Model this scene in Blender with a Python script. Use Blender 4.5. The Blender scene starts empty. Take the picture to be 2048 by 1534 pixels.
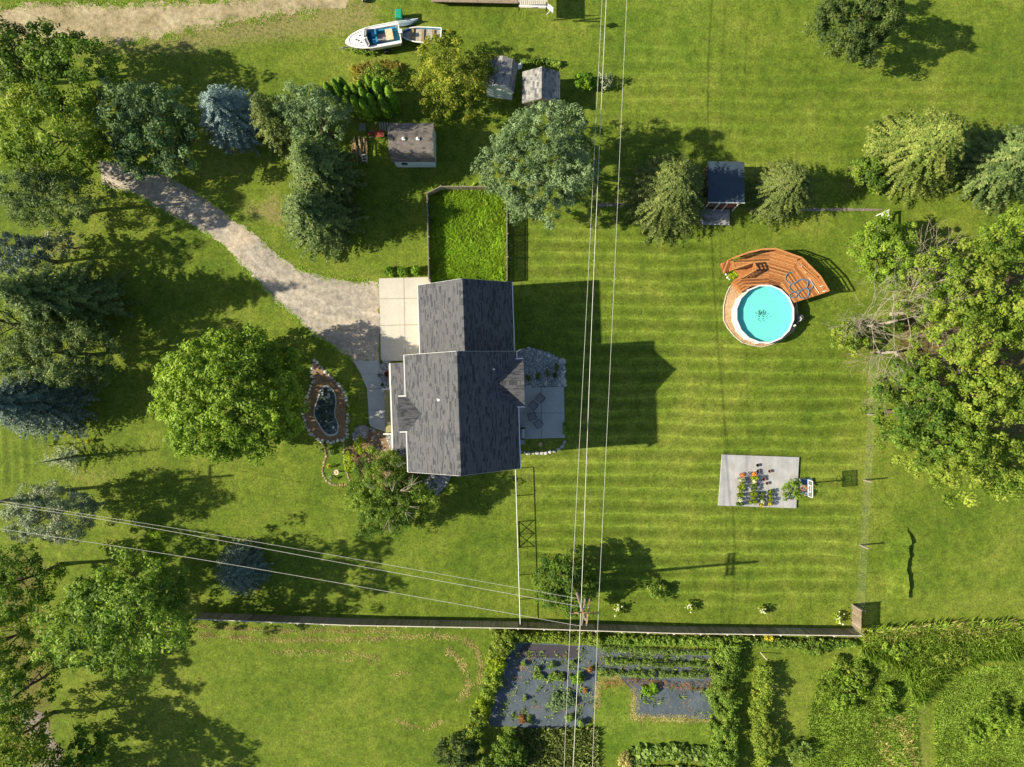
import bpy, math, random
import numpy as np
from mathutils import Vector
from mathutils.geometry import tessellate_polygon

# ---------------------------------------------------------------- camera, light
C = bpy.context.scene.collection
H, F, CX, CY = 60.0, 1365.33, 1024.0, 767.0
cam = bpy.data.cameras.new('camera'); cam.lens = 24.0; cam.sensor_width = 36.0; cam.clip_end = 6000
camo = bpy.data.objects.new('camera', cam); C.objects.link(camo); camo.location = (0, 0, H)
bpy.context.scene.camera = camo
SUN_EL, SUN_AZ = 33.0, 5.0            # shadows fall east, 5 degrees to the north
sc = bpy.context.scene
w = bpy.data.worlds.new('World'); sc.world = w; w.use_nodes = True
nt = w.node_tree; nt.nodes.clear()
sky = nt.nodes.new('ShaderNodeTexSky'); sky.sky_type = 'NISHITA'; sky.sun_disc = False
sky.sun_elevation = math.radians(SUN_EL); sky.sun_rotation = math.radians(265)
bg = nt.nodes.new('ShaderNodeBackground'); bg.inputs['Strength'].default_value = 0.077
out = nt.nodes.new('ShaderNodeOutputWorld')
nt.links.new(sky.outputs[0], bg.inputs[0]); nt.links.new(bg.outputs[0], out.inputs[0])
sl = bpy.data.lights.new('sun', 'SUN'); sl.energy = 5.0; sl.angle = math.radians(0.55); sl.color = (1.0, 0.90, 0.70)
so = bpy.data.objects.new('sun', sl); C.objects.link(so)
_e, _a = math.radians(SUN_EL), math.radians(SUN_AZ)
tosun = Vector((-math.cos(_e)*math.cos(_a), -math.cos(_e)*math.sin(_a), math.sin(_e)))
so.rotation_euler = tosun.to_track_quat('Z', 'Y').to_euler(); so.location = (-40, 0, 60)
sc.view_settings.view_transform = 'Standard'; sc.view_settings.look = 'None'
sc.view_settings.gamma = 1; sc.view_settings.use_curve_mapping = False
sc.view_settings.exposure = 0.94

rng = np.random.default_rng(7); random.seed(7)

def P(px, py, h=0.0):
    s = (H - h)/F
    return Vector(((px - CX)*s, (CY - py)*s, h))
def PM(px, h=0.0):                       # pixels to metres at a height
    return px*(H - h)/F

# ---------------------------------------------------------------- materials
def rgb(c): return (c[0], c[1], c[2], 1.0)
class MT:
    def __init__(s, name):
        s.m = bpy.data.materials.new(name); s.m.use_nodes = True
        s.t = s.m.node_tree; s.t.nodes.clear()
        s.out = s.t.nodes.new('ShaderNodeOutputMaterial')
    def n(s, typ, **k):
        x = s.t.nodes.new(typ)
        for a, b in k.items(): setattr(x, a, b)
        return x
    def l(s, a, b): s.t.links.new(a, b)
    def coords(s):
        return s.n('ShaderNodeNewGeometry').outputs['Position']
    def noise(s, scale, detail=4, rough=.55, vec=None, dist=0):
        x = s.n('ShaderNodeTexNoise'); x.inputs['Scale'].default_value = scale
        x.inputs['Detail'].default_value = detail; x.inputs['Roughness'].default_value = rough
        x.inputs['Distortion'].default_value = dist
        s.l(vec if vec is not None else s.coords(), x.inputs['Vector']); return x.outputs['Fac']
    def ramp(s, fac, stops, interp='LINEAR'):
        x = s.n('ShaderNodeValToRGB'); x.color_ramp.interpolation = interp
        els = x.color_ramp.elements
        while len(els) < len(stops): els.new(0.5)
        for e, (p, c) in zip(els, stops):
            e.position = p; e.color = rgb(c) if not isinstance(c, (int, float)) else (c, c, c, 1)
        s.l(fac, x.inputs[0]); return x.outputs['Color']
    def mix(s, fac, a, b, mode='MIX'):
        x = s.n('ShaderNodeMix', data_type='RGBA', blend_type=mode)
        for v, i in ((fac, 0), (a, 6), (b, 7)):
            if isinstance(v, (int, float)): x.inputs[i].default_value = v
            elif isinstance(v, tuple): x.inputs[i].default_value = rgb(v)
            else: s.l(v, x.inputs[i])
        return x.outputs[2]
    def math(s, op, a, b=0.0, c=0.0, clamp=False):
        x = s.n('ShaderNodeMath', operation=op, use_clamp=clamp)
        for v, i in ((a, 0), (b, 1), (c, 2)):
            if isinstance(v, (int, float)): x.inputs[i].default_value = v
            else: s.l(v, x.inputs[i])
        return x.outputs[0]
    def attr(s, name):
        x = s.n('ShaderNodeAttribute'); x.attribute_name = name; return x.outputs['Fac']
    def bump(s, hgt, dist, strength=1.0):
        x = s.n('ShaderNodeBump'); x.inputs['Distance'].default_value = dist; x.inputs['Strength'].default_value = strength
        s.l(hgt, x.inputs['Height']); return x.outputs[0]
    def bsdf(s, col, rough=.8, spec=.3, metal=0, normal=None):
        x = s.n('ShaderNodeBsdfPrincipled')
        if isinstance(col, tuple): x.inputs['Base Color'].default_value = rgb(col)
        else: s.l(col, x.inputs['Base Color'])
        x.inputs['Roughness'].default_value = rough; x.inputs['Specular IOR Level'].default_value = spec
        x.inputs['Metallic'].default_value = metal
        if normal is not None: s.l(normal, x.inputs['Normal'])
        s.l(x.outputs[0], s.out.inputs[0]); return x

def simple(name, col, rough=.75, var=.25, scale=3.0, bump=.0, spec=.3, metal=0, fine=0, fa=.3):
    m = MT(name)
    f = m.noise(scale, 5)
    a = tuple(max(0, x*(1 - var)) for x in col); b = tuple(x*(1 + var) for x in col)
    c = m.ramp(f, [(.3, a), (.7, b)])
    if fine:
        c = m.mix(1.0, c, m.ramp(m.noise(fine, 3), [(.3, 1-fa), (.7, 1+fa)]), 'MULTIPLY')
    nrm = m.bump(m.noise(fine or scale*6, 4), bump) if bump else None
    m.bsdf(c, rough, spec, metal, nrm); return m.m

def tinted(name, stops, rough=.75, var=.15, scale=8.0, bump=0, spec=.3, grain=None):
    """colour from the face attribute 'tint' through a ramp, with some noise"""
    m = MT(name)
    c = m.ramp(m.attr('tint'), stops)
    c = m.mix(1.0, c, m.ramp(m.noise(scale, 4), [(.25, 1 - var*1.5), (.75, 1 + var*1.5)]), 'MULTIPLY')
    nrm = m.bump(m.noise(scale*3, 4), bump) if bump else None
    m.bsdf(c, rough, spec, 0, nrm); return m.m

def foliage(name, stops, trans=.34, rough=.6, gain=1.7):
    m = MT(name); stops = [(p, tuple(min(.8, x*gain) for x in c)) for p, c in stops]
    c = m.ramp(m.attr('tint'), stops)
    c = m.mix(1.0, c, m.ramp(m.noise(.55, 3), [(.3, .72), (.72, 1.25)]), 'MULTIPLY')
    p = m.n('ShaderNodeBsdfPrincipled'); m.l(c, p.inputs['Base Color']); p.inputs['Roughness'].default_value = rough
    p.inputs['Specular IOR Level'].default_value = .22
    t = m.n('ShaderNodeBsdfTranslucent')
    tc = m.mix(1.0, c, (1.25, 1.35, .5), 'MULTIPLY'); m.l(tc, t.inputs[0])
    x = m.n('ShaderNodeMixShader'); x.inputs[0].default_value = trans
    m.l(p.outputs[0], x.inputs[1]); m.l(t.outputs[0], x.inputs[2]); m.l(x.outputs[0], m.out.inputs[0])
    return m.m

def grad(a, b, c=None):
    return [(0.0, a), (1.0, b)] if c is None else [(0.0, a), (.5, b), (1.0, c)]

FOL = dict(
 maple=foliage('leaves_maple', grad((.043,.078,.008),(.086,.135,.012),(.150,.20,.024)), gain=2.25),
 yellow=foliage('leaves_yellow_green', grad((.055,.098,.010),(.12,.168,.018),(.20,.235,.036))),
 ash=foliage('leaves_ash', grad((.028,.06,.007),(.062,.105,.012),(.12,.165,.02)), gain=1.9),
 dark=foliage('leaves_dark', grad((.02,.038,.010),(.045,.068,.016),(.085,.11,.026)), gain=1.9),
 mid=foliage('leaves_mid', grad((.035,.070,.008),(.080,.128,.016),(.155,.205,.034)), gain=2.1),
 pine=foliage('needles_pine', grad((.05,.09,.03),(.115,.175,.065),(.19,.26,.115)), .15, gain=1.28),
 darkpine=foliage('needles_dark_pine', grad((.026,.048,.012),(.06,.092,.024),(.125,.16,.046)), .15),
 spruce=foliage('needles_spruce', grad((.035,.058,.012),(.075,.10,.022),(.135,.16,.04)), .15, gain=1.5),
 goldspruce=foliage('needles_gold_spruce', grad((.045,.072,.012),(.092,.125,.022),(.165,.185,.04)), .2),
 blue=foliage('needles_blue_spruce', grad((.045,.08,.075),(.11,.16,.15),(.22,.28,.255)), .08, gain=1.5),
 bluedark=foliage('needles_blue_dark', grad((.03,.05,.042),(.065,.095,.075),(.14,.18,.13)), .08, gain=1.6),
 grey=foliage('needles_grey_pine', grad((.07,.10,.06),(.14,.17,.095),(.24,.25,.15)), .15),
 gold=foliage('leaves_gold', grad((.05,.078,.008),(.115,.145,.013),(.21,.22,.024))),
 bluegreen=foliage('leaves_blue_green', grad((.028,.06,.022),(.065,.11,.042),(.15,.205,.085)), gain=1.6),
 olive=foliage('leaves_olive', grad((.035,.05,.009),(.08,.10,.016),(.17,.175,.04)), gain=1.8),
 arb=foliage('leaves_arborvitae', grad((.03,.075,.006),(.075,.145,.009),(.16,.24,.016)), gain=2.1),
 lime=foliage('leaves_lime', grad((.11,.17,.008),(.19,.26,.01),(.30,.36,.015)), gain=1.3),
 red=foliage('leaves_red', grad((.08,.008,.012),(.13,.015,.02))),
 flowerw=foliage('petals_white', grad((.45,.5,.2),(.75,.75,.6)), .2, gain=1),
 flowery=foliage('petals_yellow', grad((.45,.40,.02),(.65,.55,.04)), .2, gain=1),
 flowero=foliage('petals_orange', grad((.6,.15,.02),(.8,.3,.05)), .2, gain=1),
 blades=foliage('blades_green', grad((.05,.095,.008),(.105,.16,.014),(.175,.225,.03)), gain=2.9),
 meadow=foliage('blades_meadow', grad((.055,.10,.010),(.11,.165,.02),(.19,.235,.05)), gain=2.2),
 straw=foliage('blades_straw', grad((.17,.155,.045),(.31,.27,.10),(.42,.36,.16)), gain=1.5),
 veg=foliage('leaves_vegetable', grad((.05,.09,.012),(.11,.165,.03),(.20,.26,.07))),
 crop=foliage('leaves_crop', grad((.04,.06,.014),(.085,.11,.028),(.16,.165,.06)), gain=2.2),
 deadleaf=foliage('leaves_rust', grad((.10,.05,.02),(.22,.11,.04),(.30,.17,.07))),
)
M = dict(
 bark=simple('bark', (.10,.075,.055), .9, .35, 6, .02),
 deadwood=simple('dead_wood', (.34,.30,.23), .9, .25, 8, .01),
 white=simple('white_paint', (.62,.62,.60), .5, .06, 4),
 whitewall=simple('white_siding', (.62,.70,.70), .6, .05, 4),
 siding=simple('grey_siding', (.50,.50,.46), .7, .06, 4),
 glass=simple('window_glass', (.03,.04,.05), .08, .1, 2, 0, .6),
 concrete=simple('concrete', (.46,.43,.37), .85, .07, .8, .001, fine=6, fa=.05),
 concretegrey=simple('concrete_grey', (.38,.39,.37), .85, .07, .7, .001, fine=6, fa=.06),
 brown=simple('brown_wood', (.12,.075,.045), .8, .3, 5),
 timber=simple('weathered_timber', (.22,.19,.15), .85, .25, 6, .004),
 greenwood=simple('treated_olive_boards', (.30,.28,.12), .8, .15, 6),
 metal=simple('grey_metal', (.30,.31,.32), .4, .1, 5, metal=.6),
 darkmetal=simple('dark_metal', (.05,.05,.055), .5, .2, 5),
 wire=simple('wire', (.55,.54,.48), .5, .1, 5),
 rubber=simple('rubber', (.02,.02,.02), .8, .2, 5),
 boatwhite=simple('gelcoat_white', (.72,.72,.70), .3, .08, 4, spec=.5),
 boatblue=simple('gelcoat_blue', (.03,.24,.42), .35, .15, 4, spec=.5),
 teal=simple('cockpit_teal', (.02,.17,.25), .5, .35, 3),
 cream=simple('cream_vinyl', (.55,.46,.30), .6, .15, 5),
 carpet=simple('grey_carpet', (.25,.24,.25), .9, .2, 6),
 canoe=simple('canoe_grey_blue', (.22,.30,.36), .5, .2, 4),
 rowin=simple('boat_tan_inside', (.36,.33,.27), .8, .4, 6),
 bin=simple('green_plastic', (.01,.26,.14), .45, .15, 3, spec=.5),
 darkroof=simple('dark_blue_roofing', (.035,.055,.075), .6, .15, 2, .003),
 redboard=simple('faded_red_board', (.25,.07,.05), .8, .2, 6),
 hose=simple('blue_grey_hose', (.10,.19,.27), .5, .25, 9),
 liner=simple('pool_liner', (.19,.66,.58), .7, .03, 1.2),
 leafdark=simple('wet_leaves', (.02,.10,.08), .7, .3, 6),
 orange=simple('orange_rim', (.55,.10,.03), .5, .1, 5),
 redbrown=simple('red_brown', (.22,.05,.03), .7, .25, 5),
 terracotta=simple('terracotta_pot', (.16,.07,.045), .8, .2, 9),
 blackpot=simple('black_pot', (.02,.02,.02), .6, .2, 9),
 fabricdark=simple('new_fabric', (.045,.04,.05), .8, .12, 2, .004),
 bluegrey=simple('blue_plastic', (.06,.14,.22), .5, .2, 5),
 soil=simple('soil', (.09,.06,.035), .95, .3, 5, .02, fine=14),
 tan=simple('tan_plastic', (.45,.33,.17), .6, .1, 5),
 flag=simple('pale_flag_cloth', (.55,.58,.66), .8, .15, 9),
 stoneb=simple('dark_boulder', (.20,.21,.215), .85, .45, 3, .04, fine=9),
)
def rock_mat(name, a, b, c):
    m = MT(name)
    oi = m.n('ShaderNodeObjectInfo').outputs['Random']
    col = m.ramp(oi, [(0, a), (.5, b), (1, c)])
    col = m.mix(1.0, col, m.ramp(m.noise(7, 5), [(.3, .6), (.7, 1.35)]), 'MULTIPLY')
    m.bsdf(col, .85, .3, 0, m.bump(m.noise(14, 4), .015)); return m.m
M['rock'] = rock_mat('field_stone', (.26,.27,.27), (.42,.41,.38), (.60,.58,.53))
M['rockwarm'] = rock_mat('warm_stone', (.18,.12,.07), (.36,.24,.12), (.34,.31,.26))
def water_mat():
    m = MT('pool_water')
    g = m.n('ShaderNodeBsdfGlossy'); g.inputs['Roughness'].default_value = .04
    m.l(m.bump(m.noise(3.5, 3), .01), g.inputs['Normal'])
    t = m.n('ShaderNodeBsdfTransparent'); t.inputs[0].default_value = (.86, .985, .985, 1)
    f = m.n('ShaderNodeValue'); f.outputs[0].default_value = .035
    x = m.n('ShaderNodeMixShader'); m.l(f.outputs[0], x.inputs[0]); m.l(t.outputs[0], x.inputs[1]); m.l(g.outputs[0], x.inputs[2])
    m.l(x.outputs[0], m.out.inputs[0]); return m.m
M['water'] = water_mat()
def pond_mat():
    m = MT('pond_water')
    g = m.n('ShaderNodeBsdfGlossy'); g.inputs['Roughness'].default_value = .05
    t = m.n('ShaderNodeBsdfTransparent'); t.inputs[0].default_value = (.50, .60, .60, 1)
    f = m.n('ShaderNodeValue'); f.outputs[0].default_value = .05
    x = m.n('ShaderNodeMixShader'); m.l(f.outputs[0], x.inputs[0]); m.l(t.outputs[0], x.inputs[1]); m.l(g.outputs[0], x.inputs[2])
    m.l(x.outputs[0], m.out.inputs[0]); return m.m
M['pond'] = pond_mat()
def gravel_mat(name, c0, c1, c2, scale=5.0, peb=26.0, vmix=.5):
    m = MT(name)
    c = m.ramp(m.noise(.35, 5, .6), [(.3, c0), (.5, c1), (.7, c2)])
    v = m.n('ShaderNodeTexVoronoi'); v.inputs['Scale'].default_value = peb/2; m.l(m.coords(), v.inputs['Vector'])
    c = m.mix(vmix, c, m.mix(1.0, c, m.ramp(v.outputs['Color'], [(.1, .45), (.9, 1.6)]), 'MULTIPLY'))
    c = m.mix(1.0, c, m.ramp(m.noise(scale, 6, .7), [(.3, .6), (.7, 1.4)]), 'MULTIPLY')
    m.bsdf(c, .95, .2, 0, m.bump(m.math('ADD', v.outputs['Distance'], m.noise(6, 5, .7)), .02)); return m.m
M['gravel'] = gravel_mat('drive_gravel', (.24,.22,.195), (.33,.295,.24), (.42,.35,.26), 2.2, 44, .25)
M['gravelpale'] = gravel_mat('pale_gravel', (.20,.17,.085), (.31,.255,.15), (.40,.34,.22), 2.0, 44, .25)
M['mulch'] = gravel_mat('mulch', (.16,.105,.065), (.23,.15,.09), (.30,.20,.11), 9, 40)
M['cobble'] = gravel_mat('cobble_bed', (.12,.14,.15), (.22,.24,.24), (.34,.36,.36), 7, 22)
M['poolstone'] = gravel_mat('brown_stone_ring', (.30,.19,.11), (.40,.25,.14), (.46,.32,.19), 9, 40)
M['dirt'] = gravel_mat('dirt', (.14,.12,.10), (.20,.17,.14), (.25,.22,.18), 6)
def fabric_mat():
    m = MT('landscape_fabric')
    c = m.ramp(m.noise(.6, 5, .6), [(.3, (.045,.062,.078)), (.7, (.085,.108,.125))])
    c = m.mix(1.0, c, m.ramp(m.noise(5, 6, .7), [(.3, .85), (.72, 1.25)]), 'MULTIPLY')
    d = m.ramp(m.noise(1.7, 6, .75), [(.6, 0.0), (.68, 1.0)])
    c = m.mix(m.math('MULTIPLY', d, .45), c, (.24,.16,.09))
    m.bsdf(c, .7, .4, 0, m.bump(m.noise(1.6, 6, .6), .08)); return m.m
M['fabric'] = fabric_mat()
def pad_mat():
    m = MT('stained_pad')
    c = m.ramp(m.noise(1.1, 6, .6), [(.3, (.27,.275,.28)), (.7, (.40,.40,.40))])
    geo = m.n('ShaderNodeMapping'); geo.inputs['Scale'].default_value = (1.2, .25, 1); m.l(m.coords(), geo.inputs[0])
    c = m.mix(m.ramp(m.noise(2.2, 6, .7, geo.outputs[0]), [(.52, 0.0), (.7, .7)]), c, (.30,.27,.24))
    c = m.mix(m.ramp(m.noise(2.9, 5, .8), [(.66, 0.0), (.72, .9)]), c, (.12,.09,.05))
    m.bsdf(c, .85, .3, 0, m.bump(m.noise(8, 4), .004)); return m.m
M['pad'] = pad_mat()
M['shingle'] = tinted('roof_shingles', [(0, (.034,.037,.045)), (.35, (.052,.055,.063)), (.55, (.074,.076,.084)), (1, (.098,.098,.103))], .9, .12, 14, .003)
M['shinglebrown'] = tinted('brown_shingles', [(0, (.06,.052,.048)), (.5, (.12,.105,.095)), (1, (.17,.15,.135))], .9, .12, 14, .003)
M['shingleold'] = tinted('weathered_shingles', [(0, (.09,.095,.10)), (.5, (.19,.19,.185)), (1, (.29,.28,.26))], .9, .2, 10, .003)
M['fenceboard'] = tinted('fence_boards', [(0, (.15,.115,.08)), (.5, (.27,.22,.155)), (1, (.40,.335,.25))], .85, .2, 5, .003)
M['deckboard'] = tinted('cedar_deck_boards', [(0, (.17,.062,.022)), (.5, (.35,.143,.046)), (1, (.48,.225,.082))], .6, .15, 5, .002)
M['plankgrey'] = tinted('grey_planks', [(0, (.16,.17,.17)), (1, (.34,.35,.34))], .85, .2, 6)
M['lumber'] = tinted('scrap_lumber', [(0, (.12,.08,.04)), (.6, (.30,.21,.10)), (1, (.45,.36,.20))], .85, .2, 6)

# ---------------------------------------------------------------- mesh helpers
def np_mesh(name, V, Fc, mat, tint=None, smooth=False):
    """V (n,3), Fc (m,k) array of equal polygons"""
    me = bpy.data.meshes.new(name)
    V = np.asarray(V, dtype=np.float32); Fc = np.asarray(Fc, dtype=np.int32)
    n, (m, k) = len(V), Fc.shape
    me.vertices.add(n); me.vertices.foreach_set('co', V.ravel())
    me.loops.add(m*k); me.loops.foreach_set('vertex_index', Fc.ravel())
    me.polygons.add(m); me.polygons.foreach_set('loop_start', np.arange(0, m*k, k, dtype=np.int32))
    try: me.polygons.foreach_set('loop_total', np.full(m, k, dtype=np.int32))
    except Exception: pass
    if tint is not None:
        at = me.attributes.new('tint', 'FLOAT', 'FACE'); at.data.foreach_set('value', np.asarray(tint, dtype=np.float32))
    if smooth: me.polygons.foreach_set('use_smooth', np.ones(m, dtype=bool))
    me.materials.append(mat); me.update(calc_edges=True); return me

def rootloc(parent):
    o = Vector((0, 0, 0)); p = parent
    while p is not None: o = o + p.location; p = p.parent
    return o
def link(name, me, parent=None, loc=None):
    o = bpy.data.objects.new(name, me); C.objects.link(o)
    if parent is not None: o.parent = parent
    if loc is not None: o.location = Vector(loc) - (rootloc(parent) if parent else Vector((0, 0, 0)))
    return o
def tag(o, label=None, cat=None, group=None, kind=None):
    for k, v in (('label', label), ('category', cat), ('group', group), ('kind', kind)):
        if v: o[k] = v
    return o
def thing(name, label, cat, loc, group=None):
    return tag(link(name, None, None, loc), label, cat, group)
def kids(o): return [c for c in bpy.data.objects if c.parent is o]
def dup(o, loc, rotz=0, scale=None, label=None):
    m = {}
    def rec(s, par):
        c = s.copy(); C.objects.link(c)
        if par is not None: c.parent = par
        for k in s.children: rec(k, c)
        return c
    r = rec(o, None); r.location = loc; r.rotation_euler = (0, 0, rotz)
    if scale: r.scale = (scale, scale, scale) if isinstance(scale, (int, float)) else scale
    if label: r['label'] = label
    return r

class MB:
    def __init__(s): s.v = []; s.f = []; s.t = []
    def add(s, vs, fs, t=.5):
        b = len(s.v); s.v += [tuple(p) for p in vs]
        s.f += [tuple(i + b for i in f) for f in fs]; s.t += [t]*len(fs); return s
    def hexa(s, lo, hi, t=.5):     # two rings of 4 points
        return s.add(list(lo) + list(hi), [(3,2,1,0),(4,5,6,7),(0,1,5,4),(1,2,6,5),(2,3,7,6),(3,0,4,7)], t)
    def box(s, c, d, rot=0, t=.5):
        x, y, z = d[0]/2, d[1]/2, d[2]/2; ca, sa = math.cos(rot), math.sin(rot)
        q = [(-x,-y),(x,-y),(x,y),(-x,y)]
        q = [(c[0]+a*ca-b*sa, c[1]+a*sa+b*ca) for a, b in q]
        return s.hexa([(a, b, c[2]-z) for a, b in q], [(a, b, c[2]+z) for a, b in q], t)
    def beam(s, p, q, wd, ht, t=.5, up=(0, 0, 1)):
        p, q = Vector(p), Vector(q); d = (q - p).normalized(); up = Vector(up)
        if abs(d.dot(up)) > .98: up = Vector((1, 0, 0))
        sd = d.cross(up).normalized()*wd/2; u = sd.cross(d).normalized()*ht/2
        return s.hexa([p-sd-u, p+sd-u, p+sd+u, p-sd+u], [q-sd-u, q+sd-u, q+sd+u, q-sd+u], t)
    def prism(s, poly, z0, z1, t=.5, bottom=False):
        n = len(poly); a = sum(poly[i][0]*poly[(i+1) % n][1] - poly[(i+1) % n][0]*poly[i][1] for i in range(n))
        if a < 0: poly = poly[::-1]
        tris = tessellate_polygon([[Vector((p[0], p[1], 0)) for p in poly]])
        v = [(p[0], p[1], z0) for p in poly] + [(p[0], p[1], z1) for p in poly]
        f = []
        for tr in tris:
            a_, b_, c_ = [Vector((poly[i][0], poly[i][1])) for i in tr]
            if (b_-a_).cross(c_-a_) < 0: tr = tr[::-1]
            f.append(tuple(i + n for i in tr))
        for i in range(n): f.append((i, (i+1) % n, (i+1) % n + n, i + n))
        if bottom: f += [tuple(reversed(tuple(i - n for i in q))) for q in f[:len(tris)]]
        return s.add(v, f, t)
    def tube(s, pts, r, seg=6, t=.5, cap=True):
        pts = [Vector(p) for p in pts]; n = len(pts)
        rs = r if isinstance(r, (list, tuple)) else [r]*n
        V = []; up0 = None
        for i, p in enumerate(pts):
            d = (pts[min(i+1, n-1)] - pts[max(i-1, 0)]).normalized()
            a = Vector((0, 0, 1)) if abs(d.z) < .9 else Vector((1, 0, 0))
            if up0 is not None: a = up0
            x = d.cross(a).normalized(); y = x.cross(d).normalized(); up0 = y
            V += [p + (x*math.cos(2*math.pi*k/seg) + y*math.sin(2*math.pi*k/seg))*rs[i] for k in range(seg)]
        Fc = []
        for i in range(n-1):
            for k in range(seg):
                a, b = i*seg+k, i*seg+(k+1) % seg; Fc.append((a, b, b+seg, a+seg))
        if cap: Fc += [tuple(range(seg))[::-1], tuple((n-1)*seg + k for k in range(seg))]
        return s.add(V, Fc, t)
    def lathe(s, c, prof, seg=16, t=.5):
        V = []; Fc = []
        for r, z in prof: V += [(c[0]+r*math.cos(2*math.pi*k/seg), c[1]+r*math.sin(2*math.pi*k/seg), c[2]+z) for k in range(seg)]
        for i in range(len(prof)-1):
            for k in range(seg):
                a, b = i*seg+k, i*seg+(k+1) % seg; Fc.append((a, b, b+seg, a+seg))
        Fc += [tuple(range(seg))[::-1], tuple((len(prof)-1)*seg+k for k in range(seg))]
        return s.add(V, Fc, t)
    def mesh(s, name, mat, off=Vector((0, 0, 0)), smooth=False):
        me = bpy.data.meshes.new(name)
        me.from_pydata([(p[0]-off.x, p[1]-off.y, p[2]-off.z) for p in s.v], [], s.f)
        at = me.attributes.new('tint', 'FLOAT', 'FACE'); at.data.foreach_set('value', np.array(s.t, dtype=np.float32))
        if smooth: me.polygons.foreach_set('use_smooth', np.ones(len(me.polygons), dtype=bool))
        me.materials.append(mat); me.update(); return me
    def build(s, name, mat, parent=None, smooth=False, kind=None, label=None):
        o = link(name, s.mesh(name, mat, rootloc(parent) if parent else Vector((0, 0, 0)), smooth), parent)
        if kind: o['kind'] = kind
        if label: o['label'] = label
        return o

def inpoly(x, y, poly):
    ins = np.zeros(x.shape, bool); n = len(poly); j = n - 1
    for i in range(n):
        xi, yi = poly[i][0], poly[i][1]; xj, yj = poly[j][0], poly[j][1]
        c = ((yi > y) != (yj > y)) & (x < (xj-xi)*(y-yi)/((yj-yi) + 1e-12) + xi)
        ins ^= c; j = i
    return ins
def gp(pts, h=0.0): return [(P(a, b, h).x, P(a, b, h).y) for a, b in pts]
def ragged(pts, step=.35, amp=.1, seed=1, closed=True):
    r = random.Random(seed); o = []
    n = len(pts)
    for i in range(n if closed else n-1):
        a, b = Vector(pts[i]), Vector(pts[(i+1) % n]); L = (b-a).length; k = max(1, int(L/step))
        nn = Vector((-(b-a).y, (b-a).x)).normalized() if L > 0 else Vector((0, 0))
        for q in range(k): o.append(tuple(a.lerp(b, q/k) + nn*r.uniform(-amp, amp)))
    return o
def smoothpoly(pts, it=2):
    for _ in range(it):
        q = []
        for i in range(len(pts)):
            a, b = Vector(pts[i]), Vector(pts[(i+1) % len(pts)])
            q += [tuple(a.lerp(b, .25)), tuple(a.lerp(b, .75))]
        pts = q
    return pts
def blines(poly, ang, wd):
    """cut a convex polygon into parallel strips: returns list of polygons"""
    ca, sa = math.cos(ang), math.sin(ang)
    L = [(x*ca + y*sa, -x*sa + y*ca) for x, y in poly]
    y0, y1 = min(p[1] for p in L), max(p[1] for p in L); o = []
    def clip(pp, c, keep_above):
        r = []
        for i in range(len(pp)):
            a, b = pp[i], pp[(i+1) % len(pp)]
            ia = (a[1] >= c) if keep_above else (a[1] <= c); ib = (b[1] >= c) if keep_above else (b[1] <= c)
            if ia: r.append(a)
            if ia != ib:
                t = (c-a[1])/(b[1]-a[1]); r.append((a[0]+t*(b[0]-a[0]), c))
        return r
    y = y0
    while y < y1:
        q = clip(clip(L, y, True), y + wd*.84, False)
        if len(q) >= 3: o.append([(a*ca - b*sa, a*sa + b*ca) for a, b in q])
        y += wd
    return o
def unitv(a): return a/np.maximum(1e-9, np.linalg.norm(a, axis=1, keepdims=True))
def leaf_mesh(name, pos, nrm, ln, wd, mat, tint, axis=None, r=None):
    r = r or rng
    n = len(pos); nrm = unitv(nrm)
    a = r.normal(size=(n, 3)) if axis is None else axis
    t = unitv(a - nrm*np.sum(a*nrm, axis=1, keepdims=True)); b = np.cross(nrm, t)
    ln = np.broadcast_to(np.asarray(ln, float), (n,))[:, None]; wd = np.broadcast_to(np.asarray(wd, float), (n,))[:, None]
    V = np.stack([pos + t*ln*.5, pos + b*wd*.5 - t*ln*.05, pos - t*ln*.5, pos - b*wd*.5 - t*ln*.05], 1).reshape(-1, 3)
    return np_mesh(name, V, np.arange(4*n).reshape(n, 4), mat, tint)

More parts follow.
